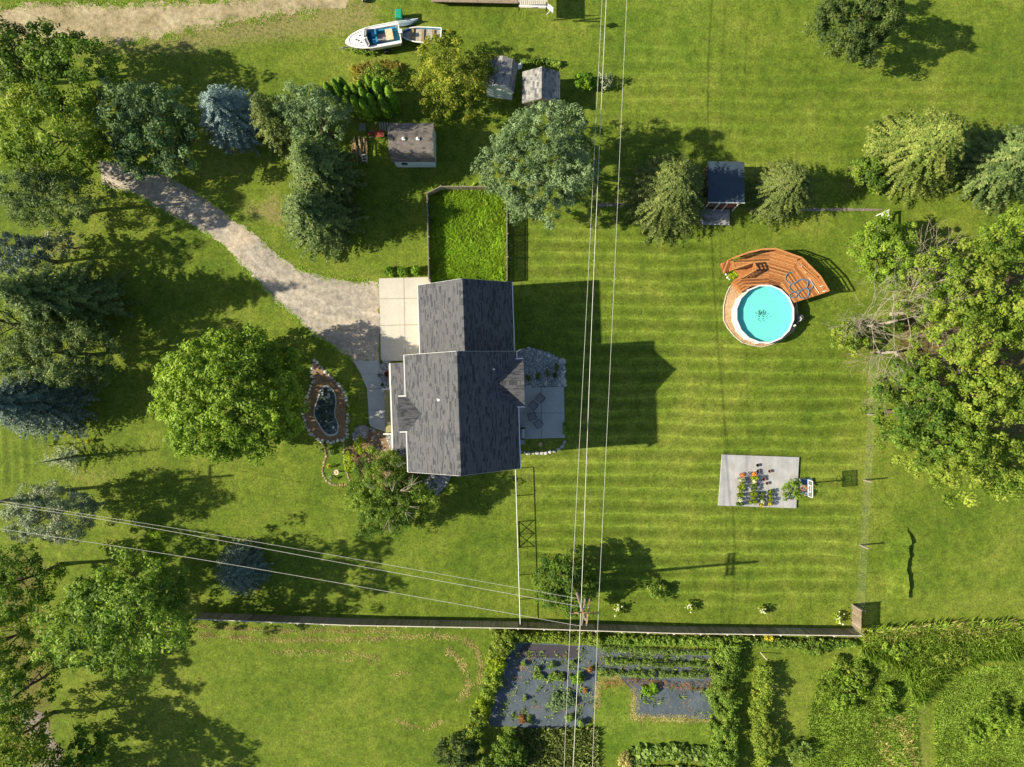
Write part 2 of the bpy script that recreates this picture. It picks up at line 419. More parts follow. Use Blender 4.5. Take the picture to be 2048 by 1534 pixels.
# ---------------------------------------------------------------- vegetation
def trunk_mesh(base, top, r0, limbs, seed, zs=.35):
    r = random.Random(seed); m = MB(); b, t = Vector(base), Vector(top)
    pts = [b.lerp(t, k/6) + Vector((r.uniform(-1, 1), r.uniform(-1, 1), 0))*r0*(.6 if 0 < k < 6 else 0) for k in range(7)]
    m.tube(pts, [r0*(1.25 if k == 0 else 1-.8*k/6) for k in range(7)], 8)
    for l in limbs:
        l = Vector(l); s = b.lerp(t, r.uniform(zs, .8)); mid = s.lerp(l, .5) + Vector((r.uniform(-.2, .2), r.uniform(-.2, .2), -.1*(l-s).length))
        m.tube([s, mid, l], [r0*.38, r0*.22, r0*.06], 5)
    return m
def crown_points(c, R, up, dn, cl, dens, seed, low=-.45, lobes=.2, inner=.2, gap=0):
    r = np.random.default_rng(seed)
    n = int(dens*5.0*(R[0]*R[1])/(cl*cl)*.9)+6
    d = unitv(r.normal(size=(n*3, 3)) + np.array([0, 0, .38])); d = d[d[:, 2] > low][:n]; n = len(d)
    L = unitv(r.normal(size=(26, 3))*np.array([1, 1, .9]) + np.array([0, 0, .25])); amp = r.uniform(.45, 1, 26)
    lf = np.max(np.maximum(0, d@L.T)**14*amp, axis=1); f = 1 + (lobes+.12)*(lf - .55)
    k = r.uniform(.8, 1.0, n); inn = r.random(n) < inner; k[inn] *= r.uniform(.45, .8, inn.sum()); lt = np.argmax(d@L.T, axis=1)
    if gap:
        g = unitv(r.normal(size=(gap, 3))); keep = np.max(d@g.T, axis=1) < .965; d, f, k = d[keep], f[keep], k[keep]; n = len(d)
    z = np.where(d[:, 2] > 0, d[:, 2]*up, d[:, 2]*dn)
    p = np.stack([c[0] + d[:, 0]*R[0]*f*k, c[1] + d[:, 1]*R[1]*f*k, c[2] + z*f*k], 1)
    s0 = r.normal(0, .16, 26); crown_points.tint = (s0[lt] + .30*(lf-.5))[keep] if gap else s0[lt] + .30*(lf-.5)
    return p, d, r
def clump_leaves(cen, cd, cl, per, leaf, r, mode='leaf', wide=.6, flat=.75, tvar=.25, extra_t=None):
    n = len(cen); cs = cl*r.uniform(.5, 1.3, n)
    idx = np.repeat(np.arange(n), per)
    d = unitv(r.normal(size=(n*per, 3)) + cd[idx]*.55 + np.array([0, 0, .45]))
    pos = cen[idx] + d*(cs[idx]*r.uniform(.45, 1.0, n*per))[:, None]*np.array([1, 1, flat])
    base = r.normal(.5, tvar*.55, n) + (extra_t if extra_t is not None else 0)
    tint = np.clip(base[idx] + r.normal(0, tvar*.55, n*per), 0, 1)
    if mode == 'leaf':
        nrm = d + r.normal(size=d.shape)*.55 + np.array([0, 0, .35]); ax = None
    else:                                     # needle tufts stand outwards
        nrm = d + r.normal(size=d.shape)*.5 + np.array([0, 0, .2]); ax = None
    if mode == 'tuft': leaf = leaf*.78; wide = max(wide, .3)
    s = leaf*r.uniform(.7, 1.3, n*per)
    return pos, nrm, s, s*wide, tint, ax
def broadleaf(name, label, cat, px, py, r, h, fol, seed, cl=.75, leaf=.26, per=60, dens=1.0, mode='leaf', wide=.62,
              group=None, lobes=.22, low=-.7, hc=None, z0=.14, gap=0, tvar=.25, trunk=True, extra=0, inner=.2, leanbase=None, flat=.75):
    hc = hc or h*.5; c = P(px, py, hc + .35*(h-hc)); c.z = hc; per = int(per*1.55) if h > 3.5 else per; leaf = leaf*.88 if h > 3.5 else leaf; s = (H-hc)/F
    rx, ry = (r, r) if isinstance(r, (int, float)) else r
    R = (rx*s*1.06 - cl*.5, ry*s*1.06 - cl*.5); R = (max(R[0], .15), max(R[1], .15))
    loc = (c.x, c.y, 0) if leanbase is None else tuple(P(*leanbase))
    t = thing(name, label, cat, loc, group); off = rootloc(t)
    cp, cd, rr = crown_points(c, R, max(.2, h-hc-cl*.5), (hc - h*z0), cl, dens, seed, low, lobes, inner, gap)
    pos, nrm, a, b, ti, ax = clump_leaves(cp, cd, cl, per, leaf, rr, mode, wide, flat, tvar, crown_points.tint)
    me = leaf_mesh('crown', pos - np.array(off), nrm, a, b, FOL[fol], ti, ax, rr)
    link('crown', me, t)
    if trunk:
        sel = cp[rr.choice(len(cp), min(len(cp), 9 + extra), replace=False)]
        trunk_mesh((loc[0], loc[1], -.1), (c.x, c.y, h*.75), .035*h*.5 + .03, [tuple(q) for q in sel], seed).build('trunk', M['bark'], t)
    return t
def conifer(name, label, cat, px, py, r, h, fol, seed, group=None, hb=.3, step=.34, wide=.13, spray=.42, pw=.8, z0=.06, droop=.25, dens=1.0, trunkvis=False):
    """px,py: picture centre of the crown at height hb*h; r: base radius in px"""
    spray *= .82; dens *= 1.12; c = P(px, py, hb*h); R = PM(r*1.05, hb*h); t = thing(name, label, cat, (c.x, c.y, 0), group)
    rr = np.random.default_rng(seed); PO = []; NR = []; AX = []; LN = []; TI = []
    z = z0*h
    while z < h*.985:
        k = z/h; L0 = R*max(0, (1-k)/(1-z0))**pw + .06; m = int((4 + L0*5.5)*dens); a0 = rr.uniform(0, 6.28)
        for i in range(m):
            a = a0 + 6.283*i/m + rr.normal(0, .45); L = L0*rr.uniform(.55, 1.2); d = np.array([math.cos(a), math.sin(a), 0]); sd = np.array([-d[1], d[0], 0])
            tb = rr.normal(.5, .2); zz = z + rr.uniform(-1.1, 1.1)*step
            q = max(2, int(L/.13)); s = (np.arange(q) + .5)/q; s = .12 + .88*s
            base = d*L*s[:, None]; base[:, 2] = zz - droop*L*s*s + .10*L*s**4 + .10*L*(1-k)
            for sg in (-1, 1):
                ax = d*rr.uniform(.2, 1.0, q)[:, None] + sd*sg*rr.uniform(.3, 1.1, q)[:, None] + np.array([0, 0, 1])*rr.normal(.12, .2, q)[:, None]
                ln = spray*(1 - .45*s)*rr.uniform(.75, 1.25, q)*min(1, .45+L*.4)
                PO.append(base + unitv(ax)*ln[:, None]*.42); AX.append(ax); LN.append(ln)
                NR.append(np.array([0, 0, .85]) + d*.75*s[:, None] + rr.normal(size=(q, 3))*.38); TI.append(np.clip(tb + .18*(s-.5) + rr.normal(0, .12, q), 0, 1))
        z += step*(1 - .35*k)
    pos = np.concatenate(PO); ln = np.concatenate(LN)
    link('crown', leaf_mesh('crown', pos, np.concatenate(NR), ln, ln*wide/.42*1.9, FOL[fol], np.concatenate(TI), np.concatenate(AX), rr), t)
    MB().tube([(c.x, c.y, -.1), (c.x, c.y, h*.5), (c.x, c.y, h*.97)], [.02*h+.04, .012*h+.02, .015], 7).build('trunk', M['bark'], t)
    return t
def arborv(px, py, rpx, h, seed, label, group):
    c = P(px, py, h*.5); R = PM(rpx, h*.5); t = thing('arborvitae', label, 'arborvitae', (c.x, c.y, 0), group)
    rr = np.random.default_rng(seed); n = 2600
    u = rr.random(n); a = rr.uniform(0, 6.283, n); prof = np.sin(np.clip(u, 0, 1)**.75*math.pi*.93+.18)**.6
    rad = R*prof*rr.uniform(.75, 1.0, n)*(1+.12*np.sin(a*5+u*14))
    pos = np.stack([rad*np.cos(a), rad*np.sin(a), .1 + u*h], 1)
    d = np.stack([np.cos(a), np.sin(a), .5+.8*u], 1)
    nrm = d + rr.normal(size=d.shape)*.4; ax = np.array([0, 0, 1.0]) + rr.normal(size=d.shape)*.35
    link('crown', leaf_mesh('crown', pos, nrm, rr.uniform(.16, .3, n), rr.uniform(.08, .14, n), FOL['arb'], np.clip(rr.normal(.5, .25, n), 0, 1), ax, rr), t)
    MB().tube([(c.x, c.y, -.1), (c.x, c.y, h*.9)], [.08, .02], 6).build('trunk', M['bark'], t)
    return t
def hedge(name, label, cat, line, wpx, h, fol, seed, cl=.35, leaf=.17, per=30, dens=1.0, group=None, mode='leaf', wide=.6, tvar=.28, kind=None):
    pts = [P(a, b, h*.5) for a, b in line]; t = thing(name, label, cat, (pts[0].x, pts[0].y, 0), group); rr = np.random.default_rng(seed)
    W = PM(wpx, h*.5)/2; CP = []; CD = []
    for a, b in zip(pts[:-1], pts[1:]):
        L = (b-a).length; n = int(dens*L*(2*W+h)*2.6/(cl*cl)*.5)+2; u = rr.random(n); th = rr.uniform(-.2, math.pi+.2, n)
        k = rr.uniform(.6, 1, n)*(1+.2*np.sin(u*L*1.7+seed))
        ax = (b-a).normalized(); sd = Vector((-ax.y, ax.x, 0)); o = np.cos(th)*max(.05, W-cl*.6)*k
        CP.append(np.stack([a.x + ax.x*L*u + sd.x*o, a.y + ax.y*L*u + sd.y*o, .12 + np.abs(np.sin(th))*max(.05, h-cl*.6)*k], 1))
        CD.append(np.stack([sd.x*np.cos(th), sd.y*np.cos(th), np.sin(th)], 1))
    cp, cd = np.concatenate(CP), np.concatenate(CD)
    pos, nrm, x, y, ti, axx = clump_leaves(cp, cd, cl, per, leaf, rr, mode, wide, .8, tvar)
    o = link('foliage', leaf_mesh('foliage', pos - np.array(t.location), nrm, x, y, FOL[fol], ti, axx, rr), t)
    st = MB()
    for a, b in zip(pts[:-1], pts[1:]):
        k = max(1, int((b-a).length/.8))
        for i in range(k):
            p = a.lerp(b, (i+.5)/k); st.tube([(p.x, p.y, -.05), (p.x+rr.normal()*.06, p.y, h*.7)], [.025, .008], 5)
    st.build('stem', M['bark'], t, kind='stuff')
    return t
def tufts(name, poly, dens, h, fol, seed, label=None, cat=None, lean=.35, bw=.035, blades=5, spread=.12, group=None, patch=0, wind=(0, 0), parent=None):
    rr = np.random.default_rng(seed); g = gp(poly) if not isinstance(poly[0][0], float) or True else poly
    xs = [p[0] for p in g]; ys = [p[1] for p in g]; A = (max(xs)-min(xs))*(max(ys)-min(ys)); n = int(A*dens)
    x = rr.uniform(min(xs), max(xs), n); y = rr.uniform(min(ys), max(ys), n); k = inpoly(x, y, g)
    if patch:
        f = np.sin(x*1.3+seed)*np.sin(y*1.1+seed*2)+.6*np.sin(x*2.9+y*1.7+seed)+.4*np.sin(y*4.1-x*2.3)
        k &= f > (patch-1)*1.2
    x, y = x[k], y[k]; n = len(x); sc_ = rr.uniform(.6, 1.3, n); th = rr.normal(.5, .2, n)
    i = np.repeat(np.arange(n), blades); N = len(i)
    bx = x[i] + rr.normal(0, spread*.5, N); by = y[i] + rr.normal(0, spread*.5, N); a = rr.uniform(0, 6.283, N)
    hh = h*sc_[i]*rr.uniform(.6, 1.15, N); ln = hh*np.abs(rr.normal(lean, lean*.5, N))
    dx, dy = np.cos(a), np.sin(a); w_ = bw*rr.uniform(.7, 1.3, N)
    mx = bx + dx*ln*.35 + wind[0]*hh*.3; my = by + dy*ln*.35 + wind[1]*hh*.3
    V = np.stack([np.stack([bx-dy*w_, by+dx*w_, np.zeros(N)], 1), np.stack([bx+dy*w_, by-dx*w_, np.zeros(N)], 1),
                  np.stack([mx+dy*w_*.8, my-dx*w_*.8, hh*.62], 1), np.stack([bx+dx*ln+wind[0]*hh, by+dy*ln+wind[1]*hh, hh*.95], 1),
                  ], 1).reshape(-1, 3)
    o = link(name, np_mesh(name, V, np.arange(4*N).reshape(N, 4), FOL[fol], np.clip(th[i]+rr.normal(0, .13, N), 0, 1)), parent)
    o['kind'] = 'stuff'
    if label: o['label'] = label
    if cat: o['category'] = cat
    return o

def fringe(name, line, wid, n_per_m, h, fol, seed, label, cat, bw=.03):
    rr = np.random.default_rng(seed); g = gp(line); X = []; Y = []
    for (x0, y0), (x1, y1) in zip(g[:-1], g[1:]):
        L = math.hypot(x1-x0, y1-y0); n = int(L*n_per_m); t = rr.random(n); o = rr.normal(0, wid, n)
        X.append(x0+(x1-x0)*t - (y1-y0)/L*o); Y.append(y0+(y1-y0)*t + (x1-x0)/L*o)
    x, y = np.concatenate(X), np.concatenate(Y); k = np.sin(x*2.1+seed)*np.cos(y*2.7)+rr.normal(0, .5, len(x)) > -.35; x, y = x[k], y[k]
    i = np.repeat(np.arange(len(x)), 5); N = len(i); bx = x[i]+rr.normal(0, .05, N); by = y[i]+rr.normal(0, .05, N); a = rr.uniform(0, 6.283, N); hh = h*rr.uniform(.5, 1.2, N); dx, dy = np.cos(a), np.sin(a); w_ = bw*rr.uniform(.6, 1.3, N)
    V = np.stack([np.stack([bx-dy*w_, by+dx*w_, np.full(N, .0)], 1), np.stack([bx+dy*w_, by-dx*w_, np.full(N, .0)], 1), np.stack([bx+dx*hh*1.1, by+dy*hh*1.1, hh*.9], 1)], 1).reshape(-1, 3)
    o = link(name, np_mesh(name, V, np.arange(3*N).reshape(N, 3), FOL[fol], np.clip(rr.normal(.45, .2, N), 0, 1))); o['kind'] = 'stuff'; o['label'] = label; o['category'] = cat

# stones share a few meshes
ICO = []
def ico(seed, lvl=1):
    import bmesh
    bm = bmesh.new(); bmesh.ops.create_icosphere(bm, subdivisions=lvl, radius=1)
    r = random.Random(seed)
    for v in bm.verts:
        v.co *= r.uniform(.78, 1.15); v.co.z *= .8
    return bm
def stone_mesh(seed, mat, lvl=1):
    bm = ico(seed, lvl); me = bpy.data.meshes.new('stone'); bm.to_mesh(me); bm.free(); me.materials.append(mat); return me
STN = {k: [stone_mesh(i*3+1, M[k], 1) for i in range(5)] for k in ('rock', 'rockwarm')}
def stone(px, py, rp, parent, mat='rock', h=None, name='stone', z=0):
    r = random.Random(int(px*13+py*7)); p = P(px, py, z); s = PM(rp)
    o = link(name, r.choice(STN[mat]), parent, (p.x, p.y, z + s*.15))
    o.scale = (s*r.uniform(.85, 1.15), s*r.uniform(.75, 1.05), h or s*r.uniform(.5, .8)); o.rotation_euler = (0, 0, r.uniform(0, 6)); return o
def stone_row(line, rp, parent, mat='rock', jit=1.0, gapf=1.9, z=0):
    r = random.Random(int(line[0][0]*3+line[-1][1])); 
    for (a, b), (c, d) in zip(line[:-1], line[1:]):
        L = math.hypot(c-a, d-b); t = 0
        while t < L:
            s = rp*r.uniform(.75, 1.3); stone(a+(c-a)*t/L + r.uniform(-jit, jit), b+(d-b)*t/L + r.uniform(-jit, jit), s, parent, mat, z=z); t += s*gapf

# ---------------------------------------------------------------- ground
DRIVE = [(195,318),(260,330),(300,340),(335,353),(372,372),(400,393),(430,410),(452,430),(488,452),(522,482),(548,505),(580,530),(620,546),(660,556),(700,562),(757,566),
         (757,640),(757,722),(706,722),(686,706),(650,682),(615,660),(585,628),(560,610),(538,588),(520,566),(498,545),(482,525),(462,505),(440,484),(400,458),(362,440),(330,425),(270,388),(205,372)]
TOPG = [(-60,-60),(0,20),(60,6),(160,8),(300,10),(420,2),(520,-4),(660,-30),(700,10),(640,22),(560,30),(480,44),(420,50),(360,68),(310,80),(240,86),(160,84),(110,78),(60,74),(0,76),(-60,80)]
def build_ground():
    gx = np.arange(-48, 48.01, .32); gy = np.arange(-36, 36.01, .32)
    ox = np.array([-3000, -1200, -500, -250, -130, -80, -60]); oy = np.array([-3000, -1200, -500, -250, -130, -80, -50])
    X = np.concatenate([ox, gx, -ox[::-1]]); Y = np.concatenate([oy, gy, -oy[::-1]])
    gxx, gyy = np.meshgrid(X, Y); n = len(X); m = len(Y); x, y = gxx.ravel(), gyy.ravel()
    V = np.stack([x, y, np.zeros(n*m)], 1)
    i = np.arange(n-1); j = np.arange(m-1); ii, jj = np.meshgrid(i, j); a = (jj*n+ii).ravel()
    me = np_mesh('ground', V, np.stack([a, a+1, a+n+1, a+n], 1), ground_mat())
    def blur(f, k):
        f = f.reshape(m, n).astype(float)
        for _ in range(k):
            f[1:-1, 1:-1] = (f[1:-1, 1:-1]*2 + f[:-2, 1:-1] + f[2:, 1:-1] + f[1:-1, :-2] + f[1:-1, 2:])/6
        return f.ravel()
    def mask(polys, k=6):
        f = np.zeros(n*m)
        for p in polys: f = np.maximum(f, inpoly(x, y, gp(p)).astype(float))
        return blur(f, k)
    def line(pts, wpx, k=3, amt=1.0):
        f = np.zeros(n*m); q = gp(pts)
        for (x0, y0), (x1, y1) in zip(q[:-1], q[1:]):
            dx, dy = x1-x0, y1-y0; t = np.clip(((x-x0)*dx+(y-y0)*dy)/(dx*dx+dy*dy), 0, 1)
            d = np.hypot(x-x0-t*dx, y-y0-t*dy); f = np.maximum(f, (d < PM(wpx)/2).astype(float))
        return blur(f, k)*amt
    att = {}
    att['stripe'] = np.maximum(mask([[(1045,440),(1420,470),(1500,700),(1720,700),(1705,1205),(1100,1215),(1042,1100),(1042,900),(1140,880),(1140,560),(1050,560)]], 10),
                               .5*mask([[(1210,60),(1700,150),(1960,140),(2100,240),(1700,300),(1210,330)]], 14))
    att['stripev'] = np.maximum(mask([[(-80,850),(100,870),(60,960),(-80,1000)]], 6), 0)
    dry = np.maximum.reduce([
        .75*mask([[(a-0, b-6) for a, b in TOPG[:9]] + [(760,-30),(760,60),(640,80),(520,90),(400,110),(200,110),(0,110)]], 12),
        .55*line([(a, b) for a, b in DRIVE[4:16]], 22, 5), .5*line([(a, b) for a, b in DRIVE[17:-3]], 14, 4),
        .8*line([(545,395),(560,440),(500,420)], 34, 6), .75*line([(385,1252),(560,1262),(650,1264),(800,1262)], 3, 1), 
        .8*line([(400,1270),(560,1278),(700,1278),(860,1268),(930,1275),(955,1300),(968,1340)], 3, 1), .8*line([(560,1310),(700,1305),(760,1316)], 3, 1),
        .85*line([(895,1300),(922,1330),(938,1365),(925,1400)], 4, 1), .75*line([(940,1280),(962,1320),(955,1370),(925,1425),(900,1460)], 3, 1), .6*line([(795,1440),(850,1453),(890,1445)], 4, 1),
        .6*line([(1700,330),(1730,360),(1690,380)], 34, 6), .8*line([(1960,370),(1995,400),(2000,440)], 16, 4), .85*line([(1741,700),(1733,830)], 10, 2),
        .55*line([(1733,830),(1716,1210)], 7, 2), .5*line([(740,820),(725,775),(715,800)], 20, 4), .5*mask([[(1720,1262),(2060,1250),(2060,1300),(1740,1300)]], 6),
        .6*line([(1850,1360),(1842,1440),(1848,1540)], 22, 5), .8*mask([[(1195,1345),(1260,1340),(1275,1440),(1262,1440),(1262,1370),(1200,1370)]], 3),
        .5*line([(140,930),(170,960),(230,945)], 40, 9), .6*mask([[(70,455),(170,455),(170,520),(70,520)]], 9), .5*line([(700,550),(745,560)], 20, 4),
        .5*line([(1700,720),(1800,650),(1860,700)], 60, 8), .4*line([(1640,560),(1680,600)], 25, 5), .35*mask([[(640,-20),(800,-20),(780,70),(640,90)]], 10)])
    att['dry'] = dry
    att['lush'] = np.maximum.reduce([mask([[(856,378),(1012,376),(1014,560),(858,560)]], 2), .8*mask([[(1190,1385),(1262,1385),(1262,1440),(1440,1445),(1440,1500),(1190,1500)]], 3),
                                     .6*mask([[(1210,0),(1420,0),(1420,150),(1210,150)]], 20), .7*mask([[(645,885),(690,885),(692,965),(650,965)]], 2)])
    att['soil'] = np.maximum.reduce([mask([[(735,850),(800,870),(830,940),(900,955),(880,990),(740,980),(700,930),(695,885)]], 2), .25*mask([[(-60,400),(150,420),(190,560),(230,700),(140,860),(-60,860)]], 12),
                                     .8*line([(1195,410),(1275,408)], 7, 2), .6*line([(1480,418),(1765,419)], 7, 2), .6*mask([[(1500,1330),(1560,1330),(1560,1534),(1440,1534),(1440,1330)]], 5)*0,
                                     .6*mask([[(-60,1080),(100,1100),(120,1540),(-60,1540)]], 12), .7*mask([[(1780,560),(2060,500),(2060,900),(1900,920),(1790,760)]], 14), .9*line([(1150,1262),(1300,1268),(1720,1276)], 10, 3)])
    for k, f in att.items():
        a = me.attributes.new(k, 'FLOAT', 'POINT'); a.data.foreach_set('value', f.astype(np.float32))
    o = link('ground', me); o['kind'] = 'structure'
def ground_mat():
    m = MT('lawn')
    big = m.noise(.09, 4, .6); med = m.noise(.55, 5, .65); fin = m.noise(5.5, 5, .75); vf = m.noise(17, 3, .7)
    c = m.ramp(m.math('ADD', m.math('MULTIPLY', big, .55), m.math('MULTIPLY', med, .45)),
               [(.37, (.074,.124,.011)), (.5, (.118,.168,.017)), (.63, (.178,.214,.030))])
    # mowing stripes
    pos = m.coords(); sp = m.n('ShaderNodeSeparateXYZ'); m.l(pos, sp.inputs[0])
    def stripes(co, other, attr, per, c):
        y = m.math('ADD', co, m.math('MULTIPLY', m.noise(.16, 2), .9)); y = m.math('ADD', y, m.math('MULTIPLY', other, .014))
        f = m.math('FRACT', m.math('DIVIDE', y, per)); tri = m.math('ABSOLUTE', m.math('SUBTRACT', f, .5))
        f2 = m.math('FRACT', m.math('DIVIDE', y, per*2)); tri2 = m.math('ABSOLUTE', m.math('SUBTRACT', f2, .5))
        li = m.ramp(tri, [(.0, 1.45), (.07, 1.15), (.2, .98), (.5, .74)]); l2 = m.ramp(tri2, [(.2, .93), (.3, 1.08)])
        st = m.mix(1.0, m.mix(1.0, c, li, 'MULTIPLY'), l2, 'MULTIPLY')
        a = m.math('MULTIPLY', m.attr(attr), m.ramp(m.noise(.3, 4), [(.3, .6), (.6, 1.0)]), clamp=True)
        return m.mix(a, c, st)
    c = stripes(sp.outputs[1], sp.outputs[0], 'stripe', 1.14, c)
    c = stripes(sp.outputs[0], sp.outputs[1], 'stripev', .9, c)
    c = m.mix(m.math('MULTIPLY', m.attr('lush'), .7), c, m.mix(1.0, c, (.75,.95,.8), 'MULTIPLY'))
    # mottling
    c = m.mix(1.0, c, m.ramp(fin, [(.3, .52), (.5, 1.0), (.7, 1.5)]), 'MULTIPLY')
    c = m.mix(1.0, c, m.ramp(vf, [(.3, .78), (.7, 1.22)]), 'MULTIPLY')
    c = m.mix(1.0, c, m.ramp(m.noise(1.7, 5, .75), [(.32, .66), (.5, 1.0), (.68, 1.28)]), 'MULTIPLY')
    patch = m.ramp(m.noise(1.3, 5, .7), [(.58, 0.0), (.74, .6)])
    c = m.mix(patch, c, (.17,.165,.035))
    d = m.math('ADD', m.attr('dry'), m.math('MULTIPLY', m.math('SUBTRACT', m.noise(3.4, 7, .85), .5), 3.2))
    c = m.mix(m.ramp(m.math('MULTIPLY', m.math('GREATER_THAN', m.attr('dry'), .02), d), [(.42, 0.0), (.95, .85)]), c, m.ramp(fin, [(.3, (.17,.135,.06)), (.7, (.36,.28,.14))]))
    sd = m.math('ADD', m.attr('soil'), m.math('MULTIPLY', m.math('SUBTRACT', m.noise(1.8, 5, .7), .5), 1.0))
    c = m.mix(m.ramp(m.math('MULTIPLY', m.math('GREATER_THAN', m.attr('soil'), .02), sd), [(.4, 0.0), (.75, .9)]), c, m.ramp(fin, [(.3, (.07,.045,.025)), (.7, (.17,.11,.05))]))
    h = m.math('ADD', m.math('MULTIPLY', fin, .6), m.math('MULTIPLY', vf, .5))
    m.bsdf(c, .85, .12, 0, m.bump(h, .10, .9)); return m.m
build_ground()

def sheet(name, pts, z, mat, amp=.12, step=.3, kind='structure', label=None, cat=None, smooth=0, thick=.0, parent=None, seed=3):
    p = gp(pts)
    if smooth: p = smoothpoly(p, smooth)
    if amp: p = ragged(smoothpoly(ragged(p, step*2.2, amp, seed), 1), step*.4, amp*.3, seed+1)
    o = MB().prism(p, z-.02 if not thick else z-thick, z).build(name, mat, parent)
    if parent is None or kind == 'stuff':
        if kind: o['kind'] = kind
    if label: o['label'] = label; 
    if cat: o['category'] = cat
    return o
sheet('gravel_driveway', DRIVE, .012, M['gravel'], .16, .22)
M['rut'] = gravel_mat('compacted_gravel', (.31,.28,.245), (.40,.355,.29), (.47,.40,.31), 3.0, 44, .2)
TRK = [(205,345),(262,358),(318,380),(372,415),(430,455),(480,500),(525,545),(585,590),(650,622),(757,640)]
for off in (-11, 13):
    up = []; dn = []
    for i, (a, b) in enumerate(TRK):
        p = Vector(TRK[max(0, i-1)]); q = Vector(TRK[min(len(TRK)-1, i+1)]); d = (q-p).normalized(); n_ = Vector((-d.y, d.x)); c_ = Vector((a, b)) + n_*off
        up.append(tuple(c_+n_*(5+1.5*math.sin(i*2.1)))); dn.append(tuple(c_-n_*(5+1.5*math.cos(i*1.7))))
    sheet('wheel_track', up + dn[::-1], .016, M['rut'], .22, .22, seed=off+20)
sheet('gravel_yard', TOPG, .012, M['gravelpale'], .35, .25)
sheet('dirt_path', [(30,1415),(90,1420),(104,1470),(128,1505),(135,1545),(60,1545),(72,1500),(60,1460)], .012, M['dirt'], .2, .25, smooth=1)
sheet('stepping_path', [(1195,406),(1275,405),(1275,411),(1195,413)], .012, M['dirt'], .05, .2)
sheet('narrow_path', [(1500,416),(1765,417),(1765,421),(1500,423)], .012, M['dirt'], .05, .2)

# grassy fringes that break the straight edges

fringe('grass_edge', DRIVE[:16], .16, 34, .10, 'blades', 5, 'grass creeping over the upper edge of the gravel drive', 'grass')
fringe('grass_edge', DRIVE[18:], .14, 34, .10, 'blades', 6, 'grass creeping over the lower edge of the gravel drive', 'grass')
fringe('grass_edge', TOPG[9:], .30, 40, .10, 'blades', 8, 'grass creeping over the lower edge of the pale gravel yard', 'grass')
fringe('grass_edge', TOPG[1:7], .20, 34, .10, 'blades', 9, 'grass creeping over the upper edge of the pale gravel yard', 'grass')

def slabs(name, label, cat, polys, z, mat, z0=-.05):
    cpt = gp(polys[0]); t = thing(name, label, cat, (cpt[0][0], cpt[0][1], 0))
    for q in polys:
        g = gp(q); c = (sum(p[0] for p in g)/len(g), sum(p[1] for p in g)/len(g))
        g = [(c[0] + (p[0]-c[0])*(1-.014), c[1] + (p[1]-c[1])*(1-.014)) for p in g]
        MB().prism(g, z0, z).build('concrete_slab', mat, t)
    return t
def quadgrid(xa, xb, ys, edgeL, edgeR): pass
slabs('concrete_apron', 'pale sunlit concrete apron in front of the garage beside the gravel drive', 'driveway slab',
      [[(758,557),(808,555.5),(809,597),(759,598)],[(808,555.5),(862,554),(862,596),(809,597)],[(759,598),(809,597),(810,650),(760.5,651)],
       [(809,597),(862,596),(862,649),(810,650)],[(760.5,651),(810,650),(811,722),(762,722)],[(810,650),(862,649),(862,722),(811,722)]], .10, M['concrete'])
slabs('walkway', 'grey curved concrete walk leading along the porch towards the rock garden', 'walkway',
      [[(706,721),(762,721),(762,748),(722,748)],[(722,748),(762,748),(768,777),(734,777)],[(734,777),(769,777),(770,820),(737,820)],
       [(737,820),(770.5,820),(771,863),(756,859),(742,853),(738.5,847)]], .09, M['concretegrey'])
slabs('patio', 'grey square concrete patio with four chairs behind the house', 'patio',
      [[(1030,775),(1082,774),(1082.5,826),(1030,826)],[(1082,774),(1128,773),(1129,826),(1082.5,826)],[(1030,826),(1082.5,826),(1083,877),(1030,879)],[(1082.5,826),(1129,826),(1130,875.5),(1083,877)]], .10, M['concretegrey'])

# ---------------------------------------------------------------- house
OX, OY, RA = -3.83, -2.17, math.radians(1.9)
def HL(u, v, z=0.0):
    return Vector((OX + u*math.cos(RA) - v*math.sin(RA), OY + u*math.sin(RA) + v*math.cos(RA), z))
house = thing('house', 'two storey house with dark grey shingled gable roofs and an attached garage', 'house', HL(0, 0))
def rect_roof(E0, E1, R1, R0, parent, mat, seed, expo=.115, tabw=(.18, .62), name='shingles', under=None, slab=.10, dark=.26):
    """E0->E1 eave line, R0->R1 ridge line above it (vectors)"""
    r = random.Random(seed); a = (E1-E0); La = a.length; a.normalize(); b = (R0-E0); Lb = b.length; b.normalize(); n = a.cross(b).normalized()
    if n.z < 0: n = -n
    MB().hexa([E0-n*slab, E1-n*slab, R1-n*slab, R0-n*slab], [E0, E1, R1, R0]).build('roof_deck', M['timber'] if under is None else under, parent)
    m = MB(); k = 0; y = -.02
    while y < Lb - .02:
        y1 = min(Lb, y + expo*1.15); x = -r.uniform(0, .3); prev = r.random()
        while x < La:
            wd = r.uniform(*tabw); x0, x1 = max(0, x), min(La, x + wd)
            if x1 - x0 > .02:
                isd = r.random() < dark; t = r.uniform(0, .42) if isd else r.uniform(.52, 1.0)
                pr = .011 + (.0 if isd else r.uniform(0, .003)); A = E0 + a*x0 + b*y; B = E0 + a*x1 + b*y; D = E0 + a*x1 + b*y1; E = E0 + a*x0 + b*y1
                m.add([A+n*.002, B+n*.002, B+n*pr, A+n*pr, D+n*.004, E+n*.004], [(0, 1, 2, 3), (3, 2, 4, 5)] if a.cross(b).z > 0 else [(3, 2, 1, 0), (5, 4, 2, 3)], t)
            x += wd
        y += expo; k += 1
    m.build(name, mat, parent, kind='stuff'); return n
